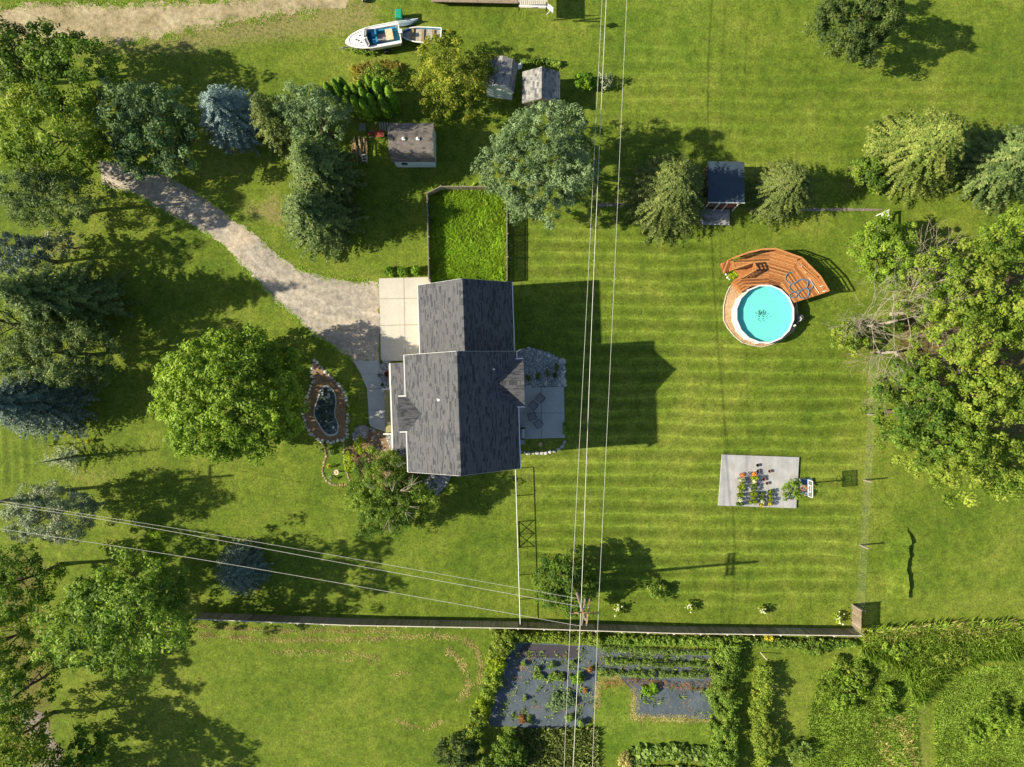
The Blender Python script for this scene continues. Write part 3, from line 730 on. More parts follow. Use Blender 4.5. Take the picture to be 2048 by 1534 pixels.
def ridge_cap(R0, R1, parent, mat, seed, s=.28, wd=.16, drop=.1):
    r = random.Random(seed); m = MB(); d = R1-R0; L = d.length; d.normalize(); sd = d.cross(Vector((0, 0, 1))).normalized()*wd; x = 0
    while x < L:
        x1 = min(L, x+s*1.1); A, B = R0+d*x+Vector((0, 0, .075)), R0+d*x1+Vector((0, 0, .055)); dn = Vector((0, 0, -drop))
        m.add([A-sd+dn, A, A+sd+dn, B-sd+dn, B, B+sd+dn], [(0, 1, 4, 3), (1, 2, 5, 4)], r.uniform(.5, 1) if r.random() < .7 else .2); x += s
    m.build('ridge_cap', mat, parent, kind='stuff')
def gable_roof(parent, L, u0, v0, v1, half, he, hr, mat, seed, expo=.115, gutter=True, tabw=(.22, .62), dark=.28, fascia='white', name='roof', label=None, over=.0):
    """L maps (u,v,z) to the world; ridge runs along v at u0"""
    rf = link(name, None, parent, None); rf.location = L(u0, (v0+v1)/2, hr) - rootloc(parent)
    if label: rf['label'] = label
    for sg, sd in ((1, 1), (-1, 2)):
        rect_roof(L(u0+sg*half, v0, he), L(u0+sg*half, v1, he), L(u0, v1, hr), L(u0, v0, hr), rf, mat, seed+sd, expo, tabw, dark=dark)
    ridge_cap(L(u0, v0, hr), L(u0, v1, hr), rf, mat, seed+9)
    for v in (v0-.015, v1+.015):
        for sg in (-1, 1): MB().beam(L(u0+sg*half, v, he-.16), L(u0, v, hr-.16), .02, .17).build('fascia', M[fascia], rf)
    if gutter:
        for sg in (-1, 1):
            MB().beam(L(u0+sg*(half+.045), v0, he-.05), L(u0+sg*(half+.045), v1, he-.05), .075, .11).build('gutter', M['white'], rf)
    return rf
def walls_gable(parent, L, u0, v0, v1, half, he, hr, mat, name='wall', z0=-.1, pieces=None):
    m = MB(); A = [L(u0-half, v0, z0), L(u0+half, v0, z0), L(u0+half, v1, z0), L(u0-half, v1, z0)]
    B = [L(u0-half, v0, he), L(u0+half, v0, he), L(u0+half, v1, he), L(u0-half, v1, he)]
    G0, G1 = L(u0, v0, hr), L(u0, v1, hr)
    m.add(A+B+[G0, G1], [(0,1,5,4),(1,2,6,5),(2,3,7,6),(3,0,4,7),(4,5,8),(6,7,9),(3,2,1,0),(5,6,9,8),(7,4,8,9)])
    return m.build(name, mat, parent)
walls_gable(house, HL, 0, -4.2, 4.2, 3.95, 7.55-.12+.22, 10.5-.1, M['siding'])
walls_gable(house, HL, .35, 4.25, 9.9, 3.5, 4.7+.05, 7.2-.1, M['siding'], 'garage_wall')
gable_roof(house, HL, 0, -4.5, 4.5, 4.3, 7.5, 10.72, M['shingle'], 11)
gable_roof(house, HL, .35, 4.55, 10.25, 3.8, 4.65, 7.45, M['shingle'], 31, label='lower roof over the garage')
# dormers: ridge runs along u
def dormer(v0, half, hr, uo, ui, seed, sg):
    L = lambda u, v, z: HL(v*sg, u, z)         # swap axes
    rf = link('dormer', None, house); rf.location = HL(uo*sg, v0, hr) - rootloc(house)
    a, b = (uo, ui) if True else (ui, uo)
    for s2 in (1, -1):
        rect_roof(HL(sg*uo, v0+s2*half, 7.6), HL(sg*ui, v0+s2*half, 7.6), HL(sg*ui, v0, hr), HL(sg*uo, v0, hr), rf, M['shingle'], seed+s2)
    ridge_cap(HL(sg*uo, v0, hr), HL(sg*ui, v0, hr), rf, M['shingle'], seed+5)
    for s2 in (1, -1): MB().beam(HL(sg*uo, v0+s2*(half+.05), 7.55), HL(sg*4.25, v0+s2*(half+.05), 7.55), .11, .11).build('gutter', M['white'], rf)
    q = MB(); uw = sg*(uo-.3)
    q.add([HL(uw, v0-half+.2, 4.6), HL(uw, v0+half-.2, 4.6), HL(uw, v0+half-.2, 7.55), HL(uw, v0, hr-.2), HL(uw, v0-half+.2, 7.55),
           HL(sg*3.9, v0-half+.2, 4.6), HL(sg*3.9, v0+half-.2, 4.6), HL(sg*3.9, v0+half-.2, 7.55), HL(sg*3.9, v0, hr-.2), HL(sg*3.9, v0-half+.2, 7.55)],
          [(0,1,2,3,4),(0,5,6,1),(1,6,7,2),(0,4,9,5)]).build('dormer_wall', M['siding'], rf)
    MB().box(HL(uw+sg*.03, v0, 6.6), (.06, 1.1, 1.2), RA).build('window', M['glass'], rf)
dormer(2.08, 1.8, 8.8, 4.82, 2.3, 50, 1)
dormer(-.02, 1.32, 8.48, 4.85, 2.8, 60, -1)
# porch
prf = link('porch_roof', None, house); prf.location = HL(-5, 0, 4) - rootloc(house)
rect_roof(HL(-6.08, -4.62, 3.55), HL(-6.08, 4.05, 3.55), HL(-3.97, 4.05, 4.5), HL(-3.97, -4.62, 4.5), prf, M['shingle'], 77)
MB().beam(HL(-6.15, -4.62, 3.5), HL(-6.15, 4.05, 3.5), .11, .12).build('gutter', M['white'], prf)
MB().beam(HL(-6.28, -4.5, 2.9), HL(-6.28, -1.95, 2.9), .12, .2).build('porch_beam', M['cream'], house)
MB().beam(HL(-6.28, 1.95, 2.9), HL(-6.28, 3.95, 2.9), .12, .2).build('porch_beam', M['cream'], house)
dk = MB()
for k in range(7): dk.beam(HL(-7.1+.145*k, -1.85, .85), HL(-7.1+.145*k, 1.85, .85), .135, .04, .5)
dk.build('porch_deck', M['greenwood'], house)
MB().beam(HL(-5.8, -4.6, .80), HL(-5.8, 4.0, .80), .7, .06).build('porch_floor', M['greenwood'], house)
for v in (-4.5, -2.3, 1.2, 3.95):
    MB().beam(HL(-6.0, v, 0), HL(-6.0, v, 3.45), .12, .12).build('post', M['white'], house)
for v in (-1.92, 1.92): MB().beam(HL(-7.2, v, 1.6), HL(-6.0, v, 1.6), .12, .06).beam(HL(-7.2, v, 0), HL(-7.2, v, 1.57), .12, .12).build('stair_rail', M['white'], house)
for v in (-3.4, 0, 3.0): MB().box(HL(-3.97, v, 2.6), (.08, 1.0, 1.2), RA).build('window', M['glass'], house)
for v in (-3.3, -1.2): MB().box(HL(3.97, v, 5.8), (.08, 1.2, 1.3), RA).build('window', M['glass'], house)
MB().box(HL(3.98, -2.2, 1.3), (.08, 2.2, 2.1), RA).build('patio_door', M['glass'], house)
for u, z in ((-1.9, 1.9), (1.9, 1.9), (-1.9, 5.4), (1.9, 5.4)):
    MB().box(HL(u, -4.21, z), (1.2, .08, 1.35), RA).build('window', M['glass'], house)
    MB().box(HL(u, -4.21, z-.72), (1.35, .14, .08), RA).build('window_sill', M['white'], house)
gd = MB()
for k in range(4): gd.box(HL(-3.19, 7.2, .45+k*.62), (.06, 4.6, .6), RA)
gd.build('garage_door', M['white'], house)
MB().lathe(HL(2.55, 3.15, 8.75), [(.07, 0), (.07, .35), (.085, .36)], 10).build('vent_pipe', M['metal'], house)
MB().lathe(HL(-1.55, 1.0, 9.35), [(.09, 0), (.09, .3)], 10).box(HL(-1.55, 1.0, 9.48), (.26, .3, .04), .3).build('roof_vent', M['white'], house)
ds = MB(); ds.beam(HL(4.05, 4.4, 7.4), HL(4.7, 4.75, 4.9), .09, .09); ds.build('downspout', M['white'], house)
MB().box(HL(-1.6, 10.55, .42), (3.0, .7, .84), RA).build('side_step', M['concretegrey'], house)

# ---------------------------------------------------------------- sheds
def shed_frame(px, py, ang, h=0):
    c = P(px, py, h); ca, sa = math.cos(ang), math.sin(ang)
    return c, (lambda u, v, z=0.0: Vector((c.x + u*ca - v*sa, c.y + u*sa + v*ca, z)))
# gambrel shed with brown shingles
c, L = shed_frame(824.5, 285, 0, 2.6)
sA = thing('shed', 'gambrel shed with brown shingled roof, two white vents and a white long wall', 'shed', (c.x, c.y, 0))
c0 = 20.45 - c.y
Ls = lambda u, v, z=0.0: Vector((c.x + u, c.y + c0 + v, z))
prof = [(-1.6, 1.95), (-1.22, 3.15), (0, 3.8), (1.22, 3.15), (1.6, 1.95)]
w0 = 1.72
m = MB(); pr2 = [(-1.45, -.02), (-1.45, 1.95), (-1.12, 3.05), (0, 3.65), (1.12, 3.05), (1.45, 1.95), (1.45, -.02)]
V = [Ls(-w0, a, b) for a, b in pr2] + [Ls(w0, a, b) for a, b in pr2]; n = 7
m.add(V, [tuple(range(n)), tuple(range(2*n-1, n-1, -1))] + [(i, i+n, (i+1) % n+n, (i+1) % n) for i in range(n)]).build('wall', M['whitewall'], sA)
rf = link('roof', None, sA); rf.location = Ls(0, 0, 3.8) - rootloc(sA)
for i, ((a, b), (d, e)) in enumerate(zip(prof[:-1], prof[1:])):
    lo, hi = ((a, b), (d, e)) if b < e else ((d, e), (a, b))
    rect_roof(Ls(-w0-.14, *lo), Ls(w0+.14, *lo), Ls(w0+.14, *hi), Ls(-w0-.14, *hi), rf, M['shinglebrown'], 90+i, .15, (.28, .33), dark=.15)
ridge_cap(Ls(-w0-.14, 0, 3.8), Ls(w0+.14, 0, 3.8), rf, M['shinglebrown'], 99)
for px in (807, 835.5):
    q = P(px, 277, 3.7); v = MB(); v.box((q.x, q.y, 3.72), (.28, .3, .06)); v.lathe((q.x, q.y, 3.74), [(.07, 0), (.07, .16), (.03, .17)], 10)
    v.build('roof_vent', M['white'], sA)
MB().box(Ls(-.9, -1.46, 1.0), (.5, .05, .5)).build('window', M['glass'], sA)
# small white shed under the tree
c, L = shed_frame(1002, 148, math.radians(-9), 2.3)
sB = thing('shed', 'small white shed with a blue grey shingled roof, partly under the golden tree', 'shed', (c.x, c.y, 0))
prof = [(-1.28, 1.85), (-.8, 2.65), (0, 2.95), (.8, 2.65), (1.28, 1.85)]
pr2 = [(-1.12, -.02), (-1.12, 1.9), (-.72, 2.58), (0, 2.84), (.72, 2.58), (1.12, 1.9), (1.12, -.02)]
vv0, vv1 = -1.1, 1.15
V = [L(a, vv0, b) for a, b in pr2] + [L(a, vv1, b) for a, b in pr2]
MB().add(V, [tuple(range(n)), tuple(range(2*n-1, n-1, -1))] + [(i, i+n, (i+1) % n+n, (i+1) % n) for i in range(n)]).build('wall', M['whitewall'], sB)
rf = link('roof', None, sB); rf.location = L(0, 0, 2.95) - rootloc(sB)
for i, ((a, b), (d, e)) in enumerate(zip(prof[:-1], prof[1:])):
    lo, hi = ((a, b), (d, e)) if b < e else ((d, e), (a, b))
    rect_roof(L(lo[0], vv0-.1, lo[1]), L(lo[0], vv1+.1, lo[1]), L(hi[0], vv1+.1, hi[1]), L(hi[0], vv0-.1, hi[1]), rf, M['shingleold'], 120+i, .14, (.25, .35))
fs = MB()
for (a, b), (d, e) in zip(prof[:-1], prof[1:]): fs.beam(L(a, vv0-.13, b-.04), L(d, vv0-.13, e-.04), .05, .12)
fs.build('fascia', M['white'], rf)
dd = MB(); dd.beam(L(-.45, vv0-.03, .1), L(-.45, vv0-.03, 1.8), .05, .05); dd.beam(L(.45, vv0-.03, .1), L(.45, vv0-.03, 1.8), .05, .05); dd.beam(L(-.45, vv0-.03, 1.8), L(.45, vv0-.03, 1.8), .05, .05)
dd.build('door_trim', M['white'], sB)
# grey shingled shed
c, L = shed_frame(1082.5, 173, math.radians(-.5), 2.4)
sC = thing('shed', 'weathered grey shingled gable shed right of the small white shed', 'shed', (c.x, c.y, 0))
walls_gable(sC, L, 0, -1.1, 1.2, 1.35, 2.1, 2.9, M['timber'])
gable_roof(sC, L, 0, -1.28, 1.35, 1.58, 2.15, 3.1, M['shingleold'], 140, .2, False, (.18, .4), .35, 'timber')
MB().box(L(0, -1.12, 1.0), (.9, .05, 1.8)).build('door', M['brown'], sC)
# dark roofed playhouse
c, L = shed_frame(1453, 363, math.radians(-1), 2.6)
sD = thing('playhouse', 'small cabin with a flat dark blue roof, white porch posts and a grey plank deck', 'playhouse', (c.x, c.y, 0))
MB().hexa([L(-1.45, -1.6, 0), L(1.4, -1.6, 0), L(1.4, 1.6, 0), L(-1.45, 1.6, 0)], [L(-1.45, -1.6, 2.5), L(1.4, -1.6, 2.5), L(1.4, 1.6, 2.3), L(-1.45, 1.6, 2.3)]).build('wall', M['brown'], sD)
MB().hexa([L(-1.55, -1.78, 2.58), L(1.53, -1.78, 2.58), L(1.5, 1.72, 2.38), L(-1.55, 1.72, 2.38)], [L(-1.55, -1.78, 2.68), L(1.53, -1.78, 2.68), L(1.5, 1.72, 2.48), L(-1.55, 1.72, 2.48)]).build('roof', M['darkroof'], sD)
MB().beam(L(-1.55, -1.8, 2.62), L(1.55, -1.8, 2.62), .05, .12).build('fascia', M['white'], sD)
for i in range(9): MB().beam(L(-1.5, -1.75-.155*i-.08, .38), L(1.0, -1.75-.155*i-.08, .38), .145, .05, .3+.08*(i % 5)).build('plank', M['plankgrey'], sD)
MB().box(L(-.2, -2.2, .17), (2.3, 1.0, .34)).build('deck_base', M['brown'], sD)
for u in (-1.35, -.45, .25, 1.2): MB().beam(L(u, -1.9, .4), L(u, -1.72, 2.55), .07, .07).build('post', M['white'], sD)
MB().box(L(.6, -1.66, 1.1), (1.1, .06, 1.2)).build('red_panel', M['redboard'], sD)

# ---------------------------------------------------------------- picket and board fences
def board_fence(name, label, cat, tops, h, panel=2.4, bw=.14, gap=.012, mat='fenceboard', cap=True, postout=(0, -1), seed=5, capmat='white', rails=True):
    pts = [P(a, b, h) for a, b in tops]; t = thing(name, label, cat, (pts[0].x, pts[0].y, 0)); r = random.Random(seed)
    for a, b in zip(pts[:-1], pts[1:]):
        a = Vector((a.x, a.y, 0)); b = Vector((b.x, b.y, 0)); L = (b-a).length; d = (b-a).normalized(); nn = Vector((d.y, -d.x, 0)); k = max(1, round(L/panel)); pl = L/k
        if nn.dot(Vector((*postout, 0))) < 0: nn = -nn
        for i in range(k):
            nb = round(pl/(bw+gap)); bw_ = pl/nb - gap; s = a + d*pl*i; m = MB(); x = gap/2; base = r.uniform(.25, .7)
            while x + bw_ < pl + .001:
                hh = h*r.uniform(.985, 1.0)
                m.hexa([s+d*x+Vector((0, 0, .03))-nn*.011, s+d*(x+bw_)+Vector((0, 0, .03))-nn*.011, s+d*(x+bw_)+Vector((0, 0, .03))+nn*.011, s+d*x+Vector((0, 0, .03))+nn*.011],
                       [s+d*x+Vector((0, 0, hh))-nn*.011, s+d*(x+bw_)+Vector((0, 0, hh))-nn*.011, s+d*(x+bw_)+Vector((0, 0, hh))+nn*.011, s+d*x+Vector((0, 0, hh))+nn*.011], min(1, max(0, base+r.uniform(-.25, .25))))
                x += bw_ + gap
            m.build('fence_panel', M[mat], t)
            if rails:
                q = MB()
                for z in (.35, h-.12): q.beam(s+nn*.035+Vector((0, 0, z)), s+d*pl+nn*.035+Vector((0, 0, z)), .04, .09)
                q.build('rail', M[capmat], t)
            MB().box(s+nn*.10+Vector((0, 0, (h+.05)/2)), (.10, .10, h+.05), math.atan2(d.y, d.x)).build('post', M[capmat], t)
        if cap: MB().beam(a+nn*.02+Vector((0, 0, h+.03)), b+nn*.02+Vector((0, 0, h+.03)), .07, .03).build('top_rail', M[capmat], t)
    MB().box(Vector((pts[-1].x, pts[-1].y, (h+.05)/2)), (.10, .10, h+.05)).build('post', M[capmat], t)
    return t
M['capwood'] = simple('pale_cap_wood', (.50,.46,.38), .8, .15, 5)
board_fence('board_fence', 'long brown board fence with pale top rail across the bottom of the lawn', 'fence',
            [(386,1237.5),(700,1250),(1036,1256),(1348,1266),(1722,1271)], 1.65, capmat='capwood')
board_fence('board_fence', 'short brown return panel at the right end of the long board fence', 'fence', [(1722.5,1267),(1723,1221)], 1.65, postout=(1, 0), capmat='timber', cap=False, seed=8)
board_fence('picket_fence', 'weathered picket fence enclosing the pen of long grass above the garage', 'fence',
            [(857,560),(853.5,387),(881,373.5),(1013,374),(1013.5,560)], 1.15, bw=.10, gap=.010, panel=2.0, capmat='timber', postout=(.2, .4), cap=True, seed=9)

# rail and wire fence beside the house, running down to the board fence
rfen = thing('rail_fence', 'low white topped wire fence with a braced gate running down from the house corner', 'fence', P(1036, 1100))
A, B = P(1031, 940, 1.05), P(1040.5, 1250, 1.05)
MB().tube([A, A.lerp(B, .5), B], .034, 6).build('top_rail', M['white'], rfen)
ts = [0, .18, .35, .52, .70, .86, 1.0]
for t_ in ts:
    q = A.lerp(B, t_); MB().tube([(q.x, q.y, 0), (q.x, q.y, 1.05)], .04, 6).build('post', M['white'], rfen)
g0, g1 = A.lerp(B, .35), A.lerp(B, .52); gz = lambda p, z: Vector((p.x, p.y, z))
gm = MB(); gmid = g0.lerp(g1, .5)
for p, q in ((gz(g0, .1), gz(gmid, .95)), (gz(gmid, .1), gz(g0, .95)), (gz(gmid, .1), gz(g1, .95)), (gz(g1, .1), gz(gmid, .95)), (gz(g0, .1), gz(g1, .1)), (gz(gmid, .05), gz(gmid, 1))): gm.beam(p, q, .05, .05)
gm.build('gate_brace', M['timber'], rfen)
wm = MB()
for z in (.15, .35, .55, .75, .9): wm.tube([gz(A, z), gz(B, z)], .004, 3)
wm.build('wire', M['wire'], rfen)

# wire field fence on the right
wf = thing('wire_fence', 'thin wire fence with sparse wooden posts along the right of the lawn', 'fence', P(1725, 960))
line = [P(1742, 705), P(1735, 829), P(1727, 960), P(1720, 1090), P(1713, 1212)]
for i, q in enumerate(line): MB().beam((q.x, q.y, -.02), (q.x+.03, q.y, 1.35), .12, .12).build('post', M['timber'], wf)
for (a, b) in ((1731, 893), (1724, 1017), (1717, 1147)): q = P(a, b); MB().tube([(q.x, q.y, 0), (q.x, q.y, 1.25)], .018, 5).build('steel_post', M['metal'], wf)
wm = MB()
for a, b in zip(line[:-1], line[1:]):
    for z in (.1, .3, .5, .7, .9, 1.1, 1.25): wm.tube([gz(a, z), gz(b, z)], .0018, 3)
    k = int((b-a).length/.5)
    for i in range(k): p = a.lerp(b, i/k); wm.tube([gz(p, .1), gz(p, 1.25)], .0014, 3)
wm.build('wire_mesh', M['metal'], wf, kind='stuff')

# ---------------------------------------------------------------- utility poles and lines
def pole(label, base, h, arms, r=.16):
    t = thing('utility_pole', label, 'utility pole', (base.x, base.y, 0), 'wooden utility poles')
    MB().tube([(base.x, base.y, -.1), (base.x, base.y, h*.5), (base.x, base.y, h)], [r, r*.85, r*.65], 10).build('pole', M['timber'], t)
    for (c, d, L, z, wd, mt) in arms:
        d = Vector(d).normalized(); cc = Vector((base.x, base.y, z)) + Vector(c)
        MB().beam(cc-d*L/2, cc+d*L/2, wd, wd*1.15).build('crossarm', M[mt], t)
        for s in (-.47, -.2, .2, .47):
            q = cc + d*L*s + Vector((0, 0, wd*.55)); MB().lathe(q, [(.03, 0), (.06, .04), (.04, .1), (.055, .14), (.02, .18)], 8).build('insulator', M['metal'], t)
    return t
M['armwood'] = simple('orange_crossarm', (.40,.24,.11), .8, .2, 5)
PB = Vector(((1024+144*.841-CX)*H/F, -(462*.841)*H/F, 0))
pole('utility pole rising by the round tree, with one crossarm across and two side arms', PB, 10.6,
     [((0, .12, 0), (1, -.02, 0), 2.1, 9.55, .09, 'armwood'), ((.02, 0, 0), (.12, 1, 0), 2.0, 8.9, .10, 'timber'), ((.36, 0, 0), (.12, 1, 0), 2.0, 8.95, .10, 'armwood')])
PL = P(85, 984)
pole('utility pole on the far left, leaning out of the frame over the grey pine', PL, 10.9, [((0, 0, 0), (0, 1, 0), 2.2, 9.6, .1, 'timber')])
def cable(label, pts, r, mat='wire', sub=10):
    pts = [Vector(p) for p in pts]; q = []
    for a, b in zip(pts[:-1], pts[1:]): q += [a.lerp(b, i/sub) for i in range(sub)]
    q.append(pts[-1])
    for _ in range(12): q = [q[0]] + [(q[i-1]+q[i]*2+q[i+1])/4 for i in range(1, len(q)-1)] + [q[-1]]
    t = MB().tube(q, r, 5).build('power_line', M[mat]); tag(t, label, 'power line', 'overhead power lines'); return t
cable('leftmost of the three overhead lines running up past the house', [P(1118,1800,8.9), P(1128,1534,8.9), P(1141,1228,9.6), P(1172,640,8.3), P(1204,0,7.4), P(1240,-700,8.6)], .012)
cable('brightest middle one of the three overhead lines crossing the lawn', [P(1133,1800,8.6), P(1146,1534,8.8), P(1162,1228,9.7), P(1183,640,7.6), P(1212,0,6.2), P(1250,-700,8)], .022)
cable('rightmost of the three overhead lines crossing the lawn', [P(1175,1800,8.9), P(1185,1534,8.9), P(1196,1230,9.6), P(1225,640,8.4), P(1253,0,7.5), P(1290,-700,8.6)], .012)
cable('upper of the three overhead lines running to the lower left', [P(-90,988,9.6), P(348,1055.5,8.8), P(700,1116,8.8), P(1156,1197,9.1)], .011)
cable('middle of the three overhead lines running to the lower left', [P(-90,994,9.5), P(243,1044,8.7), P(700,1129,8.7), P(1160,1213,9.0)], .013)
cable('lowest of the three overhead lines running to the lower left', [P(-90,1044,9.6), P(348,1109.5,8.7), P(700,1169.5,8.7), P(1160,1252,9.0)], .013)

# ---------------------------------------------------------------- pool and deck
PZ = 1.25; pc = P(1530, 628, PZ); PR = PM(59.5, PZ)
pool = thing('swimming_pool', 'round above ground pool with white wall, pale turquoise water and floating leaves', 'swimming pool', (pc.x, pc.y, 0))
NS = 16
def ring(r0, r1, z0, z1, mat, nm, par, seg=NS):
    m = MB(); a = [2*math.pi*(k+.5)/seg for k in range(seg)]
    for k in range(seg):
        A, B = a[k], a[(k+1) % seg]; f = lambda r, t, z: (pc.x+r*math.cos(t), pc.y+r*math.sin(t), z)
        m.hexa([f(r0, A, z0), f(r1, A, z0), f(r1, B, z0), f(r0, B, z0)], [f(r0, A, z1), f(r1, A, z1), f(r1, B, z1), f(r0, B, z1)])
    return m.build(nm, mat, par)
ring(PR-.08, PR-.04, 0, PZ-.04, M['white'], 'pool_wall', pool)
ring(PR-.13, PR, PZ-.03, PZ, M['white'], 'rim', pool)
wl = MB(); 
wl.add([(pc.x+(PR-.09)*math.cos(2*math.pi*(k+.5)/NS), pc.y+(PR-.09)*math.sin(2*math.pi*(k+.5)/NS), .80) for k in range(NS)], [tuple(range(NS))])
for k in range(NS):
    a, b = 2*math.pi*(k+.5)/NS, 2*math.pi*(k+1.5)/NS; r_ = PR-.085
    wl.add([(pc.x+r_*math.cos(a), pc.y+r_*math.sin(a), .8), (pc.x+r_*math.cos(b), pc.y+r_*math.sin(b), .8), (pc.x+r_*math.cos(b), pc.y+r_*math.sin(b), PZ-.02), (pc.x+r_*math.cos(a), pc.y+r_*math.sin(a), PZ-.02)], [(0, 3, 2, 1)])
wl.build('liner', M['liner'], pool)
MB().add([(pc.x+(PR-.095)*math.cos(2*math.pi*(k+.5)/NS), pc.y+(PR-.095)*math.sin(2*math.pi*(k+.5)/NS), 1.1) for k in range(NS)], [tuple(range(NS))]).build('water', M['water'], pool)
for k in range(NS):
    a = 2*math.pi*(k+.5)/NS; MB().tube([(pc.x+(PR-.02)*math.cos(a), pc.y+(PR-.02)*math.sin(a), 0), (pc.x+(PR-.02)*math.cos(a), pc.y+(PR-.02)*math.sin(a), PZ-.03)], .035, 6).build('wall_post', M['white'], pool)
fl = P(1520, 628, 1.11); r = np.random.default_rng(3); n = 34
pos = np.stack([fl.x + r.normal(0, .16, n), fl.y + r.normal(0, .22, n), np.full(n, 1.112)], 1) - np.array([pc.x, pc.y, 0])
lv = link('floating_leaves', leaf_mesh('floating_leaves', pos, np.tile([0, 0, 1.0], (n, 1)), .16, .08, M['leafdark'], np.full(n, .5), None, r), pool); lv['kind'] = 'stuff'
sp = np.random.default_rng(4); n = 240; aa = sp.uniform(-1.9, 1.9, n); rr_ = PR*np.sqrt(sp.uniform(0, .85, n))
pos = np.stack([rr_*np.cos(aa), rr_*np.sin(aa), np.full(n, 1.106)], 1)
lv = link('floating_specks', leaf_mesh('floating_specks', pos, np.tile([0, 0, 1.0], (n, 1)), .035, .025, M['leafdark'], np.full(n, .5), None, sp), pool); lv['kind'] = 'stuff'
ringp = [(1447,640),(1447,612),(1452,590),(1459,574),(1470,563),(1500,560),(1560,570),(1592,600),(1597,640),(1586,662),(1562,680),(1545,688),(1524,694),(1500,690),(1484,685),(1468,672),(1455,656)]
sr_ = thing('stone_ring', 'brown crushed stone bed with timber edging around the pool', 'stone bed', P(1450, 640))
MB().prism(gp(ringp), -.02, .05).build('crushed_stone', M['poolstone'], sr_)
for (a, b), (c_, d_) in zip(ringp, ringp[1:]+ringp[:1]): MB().beam(P(a, b, .05), P(c_, d_, .05), .05, .14).build('edging_board', M['capwood'], sr_)

deck = thing('pool_deck', 'orange cedar deck wrapping the upper side of the pool, with railing and steps', 'deck', P(1560, 545))
DZ = 1.22
def dboards(pts, ang, seed, z=DZ, wd=.14):
    r = random.Random(seed); g = gp(pts, z)
    for q in blines(g, ang, wd):
        if len(q) < 3: continue
        m = MB(); m.prism(q, z-.04, z, r.choice((.05, .3, .5, .7, .95))); m.build('deck_board', M['deckboard'], deck)
dboards([(1469,524),(1498,507),(1524,500),(1540,500),(1537,569),(1512,571),(1495,575),(1480,560)], math.radians(-8+11), 1)
dboards([(1537,569),(1540,502),(1552,499),(1603,518),(1597,522),(1558,571)], math.radians(-16), 2)
dboards([(1558,571),(1596,522),(1605,518),(1641,553),(1657,583),(1588,605),(1577,588),(1566,577)], math.radians(-55), 3)
sk = MB()
OUT = [(1474,519),(1500,506.5),(1524,500),(1552,498.5),(1604,518),(1640,553),(1657.5,583)]
for (a, b), (c_, d_) in zip(OUT[:-1], OUT[1:]):
    sk.beam(P(a, b, DZ-.12), P(c_, d_, DZ-.12), .04, .2)
sk.beam(P(1657.5,583,DZ-.12), P(1588,605,DZ-.12), .04, .2); sk.build('rim_joist', M['deckboard'], deck)
def rail(pts, z0, zt, bench=False, name='railing'):
    rl = link(name, None, deck); rl.location = P(*pts[0], z0) - rootloc(deck)
    for (a, b), (c_, d_) in zip(pts[:-1], pts[1:]):
        A, B = P(a, b, zt), P(c_, d_, zt); A0 = Vector((A.x, A.y, 0)); B0 = Vector((B.x, B.y, 0))
        MB().beam(A, B, .14, .04, .85).build('top_rail', M['deckboard'], rl)
        m = MB(); 
        for z in (z0+.2, z0+.42, z0+.64): m.beam(A0+Vector((0, 0, z)), B0+Vector((0, 0, z)), .035, .09)
        m.build('side_rail', M['deckboard'], rl)
        k = max(1, round((B-A).length/1.2))
        for i in range(k+1):
            p = A0.lerp(B0, i/k); MB().beam(p, p+Vector((0, 0, zt-.02)), .085, .085).build('post', M['deckboard'], rl)
rail([(1466,516),(1498,504.5),(1524,498.5),(1552,497.5),(1604,516),(1640,552),(1658,582)], DZ, DZ+.92)
rail([(1470,537),(1507,524),(1513,538)], DZ, DZ+.85)
rail([(1513,538),(1486,554)], DZ, DZ+.85)
st = MB()
for i, z in enumerate((.25, .5, .75, 1.0)):
    a = P(1443+6.5*i, 528-2.6*i, z); b = P(1449+6.5*i, 546-2.6*i, z)
    MB().beam(a, b, .30, .04, .4+.1*i).build('stair_tread', M['deckboard'], deck)
dboards([(1441,527),(1462,519),(1469,536),(1447,546)], math.radians(68), 7, .78)
bench = link('planter_bench', None, deck); bench.location = P(1500, 540, DZ) - rootloc(deck)
MB().prism(gp([(1469,540),(1502,525),(1511,537),(1486,552)], 1.3), 1.0, 1.32).build('bench_top', M['deckboard'], bench)
for a, b in (((1468,563), (1484,551)), ((1471,567), (1488,556)), ((1474,572), (1492,562)), ((1477,577), (1495,567)), ((1481,582), (1499,572))):
    MB().beam(P(a[0], a[1], 1.0), P(b[0], b[1], 1.0), .2, .05, .6).build('stair_tread', M['deckboard'], deck)
MB().prism(gp([(1466,564),(1484,552),(1500,572),(1483,584)], .9), .3, .93).build('stair_base', M['deckboard'], deck)
bm_ = MB()
for k in range(3): bm_.beam(P(1600-3*k, 526+4*k, DZ+.42), P(1634-3*k, 556+3*k, DZ+.42), .12, .04, .8)
bm_.build('bench_seat', M['deckboard'], deck)
bm_ = MB()
for k in range(3): bm_.beam(P(1634-3*k, 556+3*k, DZ+.42), P(1650-4*k, 577+1*k, DZ+.42), .12, .04, .7)
bm_.build('bench_seat', M['deckboard'], deck)
